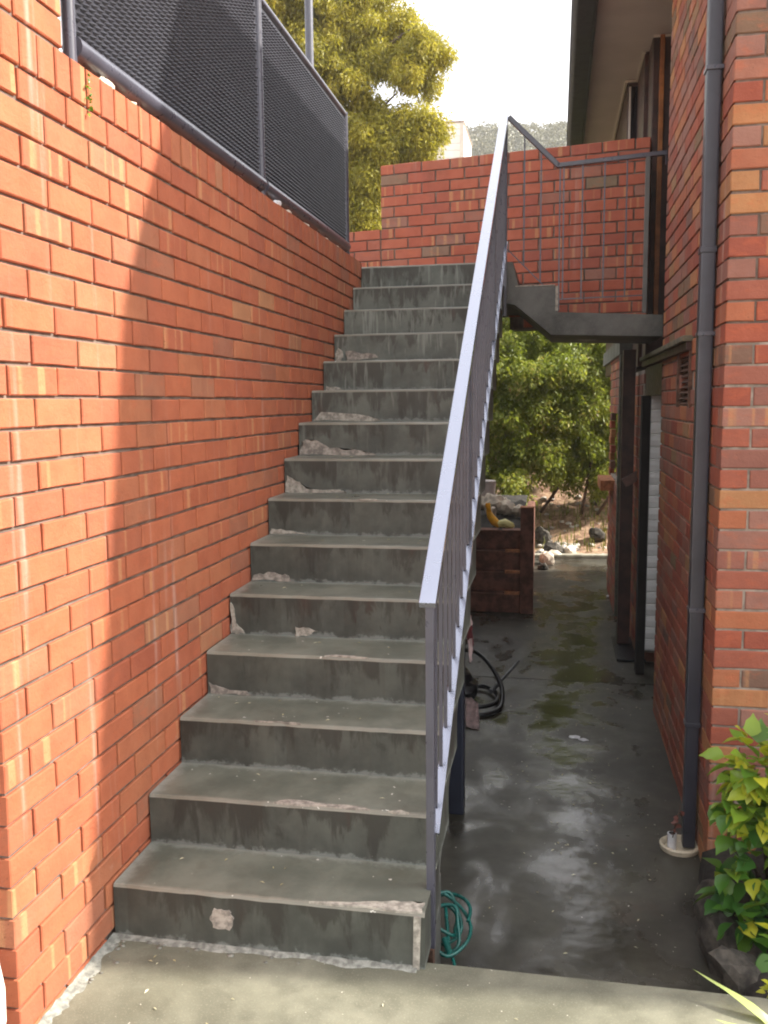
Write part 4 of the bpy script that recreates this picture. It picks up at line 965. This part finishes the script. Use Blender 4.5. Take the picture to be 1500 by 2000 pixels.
# ================================================================= SMALL THINGS
# green hose tangle beside the foot of the stairs
hz = -0.385; pts = []
gh = thing('garden_hose', 'tangled green garden hose lying by the foot of the stair post', 'hose', (1.04, 1.2, -0.4))
rnd = random.Random(2); n_ = 120; path = []
for k in range(n_):
    t = k/n_*2*math.pi*4.3; rr_ = 0.085+0.03*math.sin(t*0.37+1)
    path.append((0.995+rr_*0.8*math.cos(t)+0.012*math.sin(t*2.7), 1.24+rr_*1.05*math.sin(t)+0.03*math.sin(t*0.6), hz+0.075+0.06*math.sin(t*0.93+0.6)+0.012*k/n_*4))
path += [(1.02, 1.16, -0.34), (1.045, 1.10, -0.355), (1.07, 1.0, -0.375), (1.085, 0.85, -0.388), (1.08, 0.70, -0.388)]
tube('hose', path, 0.0072, HOSEG, gh, 8)
tube('hose_connector', [(1.0, 1.18, -0.32), (1.03, 1.12, -0.345)], 0.013, HOSEG, gh, 10)
# black hose with wand
wh = thing('pressure_hose', 'black looped pressure hose with a grey wand on the wet driveway', 'hose', (0.9, 4.2, -0.4))
ctrl = [(0.60, 4.9, -0.30), (0.70, 4.75, -0.20), (0.82, 4.62, -0.17), (0.94, 4.45, -0.22), (1.03, 4.25, -0.31), (1.04, 4.05, -0.38), (0.98, 3.90, -0.385), (0.88, 3.86, -0.385), (0.78, 3.95, -0.385), (0.72, 4.15, -0.38), (0.78, 4.38, -0.375), (0.90, 4.42, -0.37), (1.0, 4.25, -0.365), (1.0, 4.05, -0.36), (0.90, 3.95, -0.36), (0.75, 4.0, -0.36)]
def catmull(P, seg=6):
    P = [Vector(p) for p in P]; out = []
    for i in range(len(P)-1):
        p0, p1, p2, p3 = P[max(i-1, 0)], P[i], P[i+1], P[min(i+2, len(P)-1)]
        for k in range(seg):
            t = k/seg; out.append(0.5*((2*p1)+(p2-p0)*t+(2*p0-5*p1+4*p2-p3)*t*t+(3*p1-p0-3*p2+p3)*t**3))
    out.append(P[-1]); return out
tube('hose', catmull(ctrl), 0.017, HOSEB, wh, 10)
tube('wand', [(0.955, 4.22, -0.34), (1.05, 4.50, -0.30), (1.115, 4.70, -0.27)], 0.012, GREYM, wh, 10)
tube('wand_grip', [(0.955, 4.22, -0.34), (1.0, 4.35, -0.322)], 0.018, GREYM, wh, 10)
tube('wand_tip', [(1.115, 4.70, -0.27), (1.132, 4.75, -0.262)], 0.008, HOSEB, wh, 8)
mb = rock_mesh(11, (0.34, 0.34, 0.30)); tag(link('black_bag', mb, None, HOSEB, (0.70, 4.15, -0.30)), 'slumped black bag half hidden behind the navy stair post', 'bag')
# rags
def cloth(name, corners, mat, seed, label, cat, amp=0.012, parent=None):
    A, B, C_, D_ = [Vector(c) for c in corners]; bm = bmesh.new(); n1 = 9
    g_ = [[None]*(n1+1) for _ in range(n1+1)]; nn = (B-A).cross(D_-A).normalized()
    for i in range(n1+1):
        for j in range(n1+1):
            u, v = i/n1, j/n1; p = A*(1-u)*(1-v)+B*u*(1-v)+C_*u*v+D_*(1-u)*v
            p += nn*amp*(noise.noise(Vector((u*3, v*3, seed)))*2+noise.noise(Vector((u*7, v*6, seed+5)))); g_[i][j] = bm.verts.new(p-A)
    for i in range(n1):
        for j in range(n1): bm.faces.new((g_[i][j], g_[i+1][j], g_[i+1][j+1], g_[i][j+1]))
    geom = bmesh.ops.solidify(bm, geom=bm.faces[:], thickness=0.003)
    o = link(name, mesh_from(bm, name, True), parent, mat, A)
    return tag(o, label, cat) if parent is None else o
cloth('cloth', [(0.84, 3.62, -0.392), (0.93, 3.60, -0.392), (0.90, 3.86, -0.30), (0.80, 3.9, -0.27)], RAG, 3, 'crumpled pinkish grey cloth on the ground beside the black hose', 'cloth')
rg = thing('hanging_rag', 'white and dark red rag hanging beside the navy stair post', 'rag', (0.97, 2.45, 0.6))
cloth('rag_fabric', [(0.955, 2.42, 0.66), (0.985, 2.44, 0.64), (0.998, 2.44, 0.45), (0.965, 2.42, 0.50)], DRED, 4, '', '', parent=rg)
cloth('rag_fabric', [(0.960, 2.41, 0.64), (0.978, 2.42, 0.66), (0.992, 2.43, 0.60), (0.966, 2.41, 0.57)], RAG, 8, '', '', 0.006, parent=rg)
cloth('rag_fabric', [(0.968, 2.41, 0.52), (0.990, 2.42, 0.53), (0.990, 2.43, 0.41), (0.978, 2.41, 0.40)], RAG, 9, '', '', 0.006, parent=rg)
# pale scraps on the driveway
def scrap(x, y, s, mat, lab, cat, seed, z=-0.399, group=None, name='scrap'):
    rnd = random.Random(seed); bm = bmesh.new(); n_ = 11
    P = [Vector((math.cos(6.283*k/n_)*s*rnd.uniform(0.5, 1.1), math.sin(6.283*k/n_)*s*0.6*rnd.uniform(0.5, 1.1), 0.002+rnd.uniform(0, 0.008))) for k in range(n_)]
    top = [bm.verts.new(p) for p in P]; bot = [bm.verts.new((p.x, p.y, -0.001)) for p in P]; c_ = bm.verts.new((0, 0, 0.014))
    for k in range(n_): bm.faces.new((top[k], top[(k+1) % n_], c_)); bm.faces.new((top[k], bot[k], bot[(k+1) % n_], top[(k+1) % n_]))
    return tag(link(name, mesh_from(bm, name), None, mat, (x, y, z)), lab, cat, group)
scrap(1.54, 3.58, 0.045, PVC, 'wet white paper scrap in the middle of the driveway', 'paper', 1)
scrap(1.585, 3.54, 0.03, PVC, 'smaller torn white scrap touching the wet paper', 'paper', 2)
scrap(1.985, 7.85, 0.05, PVC, 'white offcut on the ground at the foot of the brick pier', 'offcut', 3)
# fallen leaves and petals
rnd = random.Random(12); V = []; F = []; S = []
for _ in range(210):
    if rnd.random() < 0.6: x, y, z = rnd.uniform(1.1, 2.0), rnd.uniform(0.7, 8.0), -0.398
    elif rnd.random() < 0.6: x, y, z = rnd.uniform(0.0, 1.7), rnd.uniform(-0.9, 0.45), 0.002
    else:
        i = rnd.randrange(1, 9); x, y, z = rnd.uniform(0.05, 0.98), YS+G_*(i-1)+rnd.uniform(0.05, 0.25), RI*i+0.003
    L = rnd.uniform(0.005, 0.013); a = rnd.uniform(0, 6.28); dx, dy = math.cos(a)*L, math.sin(a)*L; b0 = len(V)
    V += [(x-dx, y-dy, z), (x-dy*0.3, y+dx*0.3, z+0.003), (x+dx, y+dy, z+0.001), (x+dy*0.3, y-dx*0.3, z+0.002)]; F += [(b0, b0+1, b0+2), (b0, b0+2, b0+3)]; S += [rnd.random()]*4
me = bpy.data.meshes.new('fallen_petals'); me.from_pydata(V, [], F); at = me.attributes.new('lseed', 'FLOAT', 'POINT'); at.data.foreach_set('value', S)
tag(link('fallen_petals', me, None, leaf_mat('petal', [(0, (0.45, 0.38, 0.2)), (1, (0.8, 0.78, 0.62))], 0.2)), 'tiny pale petals scattered over the concrete', 'petals', kind='stuff')
# rough mortar fillets at the foot of the wall and of the first riser
def fillet(name, p0, p1, out, wmin, wmax, h, seed, mat, label, cat):
    p0, p1, out = Vector(p0), Vector(p1), Vector(out); bm = bmesh.new(); n_ = 46; R_ = []
    for k in range(n_+1):
        t = k/n_; p = p0.lerp(p1, t); q = 0.5+0.5*noise.noise(Vector((t*7, seed, 0)))*1.6+0.25*noise.noise(Vector((t*29, seed, 3)))
        w = wmin+(wmax-wmin)*max(0, min(1, q)); hh = h*(0.7+0.5*noise.noise(Vector((t*17, seed, 8))))
        R_.append([bm.verts.new(p+Vector((0, 0, hh))), bm.verts.new(p+out*w*0.35+Vector((0, 0, hh*0.55+0.001*noise.noise(Vector((t*60, 1, 1)))))), bm.verts.new(p+out*w*0.8+Vector((0, 0, 0.0022))), bm.verts.new(p+out*w+Vector((0, 0, -0.002)))])
    for a_, b_ in zip(R_, R_[1:]):
        for k in range(3): bm.faces.new((a_[k], a_[k+1], b_[k+1], b_[k]))
    me = mesh_from(bm, name, True); return tag(link(name, me, None, mat), label, cat)
FIL = simple('rough_mortar_fillet', (0.23, 0.235, 0.205), 0.9, 0.35, 40, bump=0.9, bscale=140)
fillet('mortar_fillet', (0.001, 0.003, 0.0), (0.001, 0.512, 0.0), (1, 0, 0), 0.018, 0.060, 0.016, 3, FIL, 'rough pale mortar fillet along the foot of the sunlit orange wall', 'mortar')
fillet('mortar_fillet', (0.004, 0.514, 0.0), (1.0, 0.514, 0.0), (0, -1, 0), 0.006, 0.040, 0.012, 9, FIL, 'rough pale mortar fillet along the foot of the lowest riser', 'mortar')
# mortar droppings along the wall foot on the front slab
rnd = random.Random(44); bm = bmesh.new()
for _ in range(60):
    y = rnd.uniform(-0.1, 0.5); x = 0.012+abs(rnd.gauss(0, 0.035)); 
    if rnd.random() < 0.45: x = rnd.uniform(0.03, 0.7)**1.1; y = 0.505-abs(rnd.gauss(0, 0.02))
    s = rnd.uniform(0.003, 0.010); m_ = Matrix.Translation((x, y, 0.001)) @ Matrix.Diagonal((s*1.4, s, s*0.25, 1))
    bmesh.ops.create_icosphere(bm, subdivisions=1, radius=1.0, matrix=m_)
tag(link('mortar_droppings', mesh_from(bm, 'droppings', True), None, simple('dropped_mortar', (0.20, 0.195, 0.165), 0.9)), 'pale mortar crumbs along the foot of wall and first riser', 'debris', kind='stuff')

# ================================================================= GARDEN BED AT THE LOWER RIGHT
bm = bmesh.new(); nx_, ny_ = 26, 26
gg = [[bm.verts.new((2.05+0.05*i, 0.30+1.64*j/ny_, -0.29+0.06*noise.noise(Vector((i*0.35, j*0.35, 7)))+0.07*noise.noise(Vector((i*1.3, j*1.3, 3)))+(0.02*i))) for j in range(ny_+1)] for i in range(nx_+1)]
for i in range(nx_):
    for j in range(ny_): bm.faces.new((gg[i][j], gg[i+1][j], gg[i+1][j+1], gg[i][j+1]))
for j in range(ny_):
    a_ = gg[0][j]; b_ = gg[0][j+1]; bm.faces.new((a_, b_, bm.verts.new((2.03, b_.co.y, -0.45)), bm.verts.new((2.03, a_.co.y, -0.45))))
tag(link('garden_soil', mesh_from(bm, 'garden_soil', True), None, SOIL), 'dark soil of the garden bed', None, kind='structure')
rnd = random.Random(8)
for k, (x, y, s, lab) in enumerate(((2.08, 1.55, .15, 'dark mossy edging rock below the broad leaved shrub'), (2.07, 1.32, .17, 'grey edging rock nearest the driveway corner'), (2.08, 1.08, .16, 'middle edging rock of the garden bed'), (2.06, 0.85, .14, 'edging rock beside the slab edge'), (2.20, 1.20, .20, 'larger grey rock inside the garden bed'))):
    rock(k+2, (x-0.015, y, -0.325), (s*0.9, s*1.9, s*1.15), (rnd.random(), rnd.random(), rnd.random()*3), STONE_G, lab, 'rock', 'edging rocks of the garden bed')

def leaf_shape(L, W, fold, curl, seed, nseg=6):
    """leaf along +y from origin, with a fold along the midrib"""
    rnd = random.Random(seed); bm = bmesh.new(); mid = []; le = []; ri = []
    for k in range(nseg+1):
        t = k/nseg; w = W*math.sin(math.pi*min(1, t**0.75))*0.5*(1.0 if t < 0.98 else 0.0)
        y = L*t; z = -curl*L*t*t
        wob = 0.04*W*math.sin(t*19+seed)
        mid.append(bm.verts.new((0, y, z))); 
        if 0 < k < nseg:
            le.append(bm.verts.new((-w-wob, y-0.02*L, z+fold*w))); ri.append(bm.verts.new((w+wob, y-0.02*L, z+fold*w)))
        else: le.append(None); ri.append(None)
    for k in range(nseg):
        for sd in (le, ri):
            a_, b_ = sd[k], sd[k+1]; f = [v for v in (mid[k], mid[k+1], b_, a_) if v is not None]
            if len(f) >= 3: bm.faces.new(f)
    me = bpy.data.meshes.new('leaf'); bmesh.ops.recalc_face_normals(bm, faces=bm.faces); bm.to_mesh(me); bm.free()
    for p in me.polygons: p.use_smooth = True
    return me
BIG = [leaf_shape(0.10, 0.072, 0.35, 0.25, s) for s in range(4)]
for m_ in BIG: m_.materials.append(L_BIG)
def put_leaf(me, p, dirv, roll, scale, parent, seed, mat=None, name='leaf', label=None):
    o = bpy.data.objects.new(name, me); col.objects.link(o); o.parent = parent
    y_ = dirv.normalized(); x_ = y_.cross(Vector((0, 0, 1))); x_ = x_.normalized() if x_.length > 0.05 else Vector((1, 0, 0)); z_ = x_.cross(y_)
    q = Matrix((x_, y_, z_)).transposed().to_quaternion() @ Matrix.Rotation(roll, 3, 'Y').to_quaternion()
    o.rotation_mode = 'QUATERNION'; o.rotation_quaternion = q; o.scale = (scale,)*3; o.location = Vector(p)-wloc(parent); o['lseed'] = seed
    if mat: o.material_slots[0].link = 'OBJECT'; o.material_slots[0].material = mat
    if label: o['label'] = label
    return o
pg = thing('broad_leaved_shrub', 'bright green broad leaved shrub with yellow new leaves against the brick corner', 'shrub', (2.25, 1.55, -0.25))
rnd = random.Random(66)
blobs = [((2.14, 1.42, 0.34), .13, 60, 0.9), ((2.10, 1.40, 0.20), .09, 34, 0.75), ((2.20, 1.46, 0.30), .16, 95, 0.85), ((2.15, 1.44, 0.12), .12, 44, 0.60), ((2.19, 1.40, -0.03), .13, 40, 0.35), ((2.09, 1.40, -0.17), .09, 26, 0.15), ((2.30, 1.45, -0.10), .12, 26, 0.2), ((2.30, 1.44, 0.38), .13, 60, 0.9), ((2.28, 1.40, 0.18), .13, 50, 0.7), ((2.30, 1.38, 0.02), .12, 40, 0.5), ((2.05, 1.40, -0.06), .06, 12, 0.3), ((2.10, 1.30, -0.20), .08, 22, 0.12), ((2.24, 1.25, -0.16), .10, 30, 0.2), ((2.20, 1.10, -0.20), .08, 16, 0.15), ((2.36, 1.55, 0.15), .14, 30, .5), ((2.22, 1.38, 0.18), .10, 26, .75)]
stem_bm = bmesh.new()
for (c, r, n_, bright) in blobs:
    c = Vector(c)
    for _ in range(n_):
        d = Vector((rnd.gauss(0, 1), rnd.gauss(0, 1)-0.4, rnd.gauss(0, 0.9))).normalized(); p = c+d*r*rnd.uniform(0.35, 1.0)
        dirv = d+Vector((rnd.gauss(0, .4), rnd.gauss(0, .4)-0.2, rnd.gauss(0, .3)-0.1)); s_ = min(1, max(0, bright*0.55+rnd.gauss(0.18, 0.2)))
        if rnd.random() < 0.11*bright+0.02: s_ = 1.0
        put_leaf(BIG[rnd.randrange(4)], p, dirv, rnd.uniform(-0.6, 0.6), rnd.uniform(0.55, 1.0), pg, s_)
    bm_tube(stem_bm, [Vector((2.25, 1.55, -0.28))-wloc(pg), (Vector((2.25, 1.55, 0))+c)/2-wloc(pg)+Vector((0.02, 0, -0.05)), c-wloc(pg)], [0.011, 0.008, 0.004], 6)
link('stems', mesh_from(stem_bm, 'stems', True), pg, BARK, wloc(pg))
for (p, d, s_, m_, sd, lab) in (((2.10, 1.42, 0.165), (-0.5, -0.3, -0.9), 0.95, L_DEAD, 1.0, 'pale yellow drooping leaf'), ((2.08, 1.42, 0.125), (-1.0, -0.1, 0.02), 0.80, L_DEAD, 0.95, 'pale yellow leaf pointing at the downpipe'), ((2.12, 1.42, 0.09), (0.15, -0.2, -1.0), 0.85, L_DEAD, 0.2, 'dry tan hanging leaf'), ((2.07, 1.41, 0.10), (-0.8, -0.2, -0.3), 0.5, L_DEAD, 0.9, 'small pale curled leaf')):
    put_leaf(BIG[1], p, Vector(d), 0.3, s_, pg, sd, m_, label=lab)
tube('stems', [(2.19, 1.47, 0.20), (2.15, 1.44, 0.185), (2.105, 1.42, 0.165)], 0.004, L_STRAP, pg, 6)
# strappy plant in the corner
STRAP = [leaf_shape(0.30, 0.046, 0.5, c_, 20+k, 10) for k, c_ in enumerate((0.45, 0.8, 0.2))]
for m_ in STRAP: m_.materials.append(L_STRAP)
STRAP_S = 1.5
sp2 = thing('strappy_plant', 'pale green strap leaved plant spilling over the slab corner', 'plant', (2.06, 0.42, -0.10))
for (d, s_, r_, me_i, sd) in (((-0.9, -0.1, 0.55), 0.85, 0.2, 1, 0.6), ((-0.55, -0.2, 0.9), 0.9, -0.3, 0, 0.9), ((-0.1, -0.3, 0.9), 0.8, 0.3, 2, 0.8), ((-0.7, -0.5, 0.35), 0.75, 0.1, 0, 0.3), ((0.4, -0.2, 0.9), 0.9, 0, 0, 0.7), ((-0.35, 0.2, 0.9), 0.9, 0, 1, 1.0), ((-0.3, -0.7, 0.6), 0.8, 0.2, 0, 0.8), ((0.1, -0.6, 0.8), 0.9, 0, 1, 0.5), ((0.7, 0.1, 0.7), .9, 0, 0, .4)):
    put_leaf(STRAP[me_i], Vector((2.06, 0.40, -0.08))+Vector((rnd.uniform(-.02, .02), rnd.uniform(-.02, .02), 0)), Vector(d), r_, s_*STRAP_S*0.62, sp2, sd)
yp = thing('yellow_groundcover', 'small yellow leaved tuft behind the strap leaved plant', 'plant', (2.06, 0.70, -0.08))
for _ in range(46):
    d = Vector((rnd.gauss(0, 1), rnd.gauss(0, 1), abs(rnd.gauss(0.7, .6))))
    put_leaf(BIG[rnd.randrange(4)], Vector((2.07, 0.66, -0.06))+d.normalized()*rnd.uniform(0.01, 0.06), d, rnd.uniform(-.5, .5), rnd.uniform(.22, .36), yp, rnd.uniform(0.75, 1.0))
BARKL = leaf_mat('dead_leaf', [(0, (0.20, 0.075, 0.06)), (1, (0.3, 0.12, 0.09))], 0.2, joined=False)
# weed on the wall, brown leaves by the drain, pale rock lower left
wd = thing('wall_weed', 'small green weed rooted in the top mortar joint of the orange wall', 'weed', (0.005, 0.60, 2.68))
for k in range(16):
    put_leaf(BIG[k % 4], Vector((0.006, 0.60+rnd.uniform(-.012, .012), 2.70-0.008*k)), Vector((0.5, rnd.gauss(0, .7), rnd.gauss(-0.3, .5))), rnd.uniform(-1, 1), rnd.uniform(0.10, 0.20), wd, rnd.uniform(0.2, 0.7))
dl = thing('dead_twig', 'reddish brown dead sprig leaning on the downpipe above the drain', 'sprig', (1.965, 2.19, -0.32))
for k in range(12):
    put_leaf(BIG[k % 4], Vector((1.955+0.003*k, 2.175, -0.315+0.011*k)), Vector((rnd.gauss(-0.2, .6), rnd.gauss(-.3, .5), rnd.gauss(0.3, .5))), rnd.uniform(-1, 1), rnd.uniform(0.22, 0.36), dl, 0.0, BARKL if 'BARKL' in globals() else None)
tube('stems', [(1.955, 2.18, -0.33), (1.97, 2.175, -0.25), (1.985, 2.18, -0.17)], 0.003, BARK, dl, 5)
tag(link('pale_rock', rock_mesh(23, (0.14, 0.16, 0.55), 3), None, simple('white_rock', (0.80, 0.76, 0.68), 0.8, 0.1, 8, bump=0.6), (-0.055, -0.13, 0.13)), 'white sunlit standing rock at the foot of the wall corner', 'rock')

# ================================================================= AIR
hz_ = bmesh.new(); bm_box(hz_, (-200, -125, -4.0), (200, 200, 62.0))
hm = bpy.data.materials.new('haze_air'); hm.use_nodes = True; ht = hm.node_tree; ht.nodes.clear()
ho = ht.nodes.new('ShaderNodeOutputMaterial'); hv = ht.nodes.new('ShaderNodeVolumePrincipled')
hv.inputs['Color'].default_value = (0.95, 0.95, 0.96, 1); hv.inputs['Density'].default_value = 0.0011; hv.inputs['Anisotropy'].default_value = 0.2
ht.links.new(hv.outputs[0], ho.inputs['Volume'])
tag(link('haze', mesh_from(hz_, 'haze'), None, hm), kind='stuff')
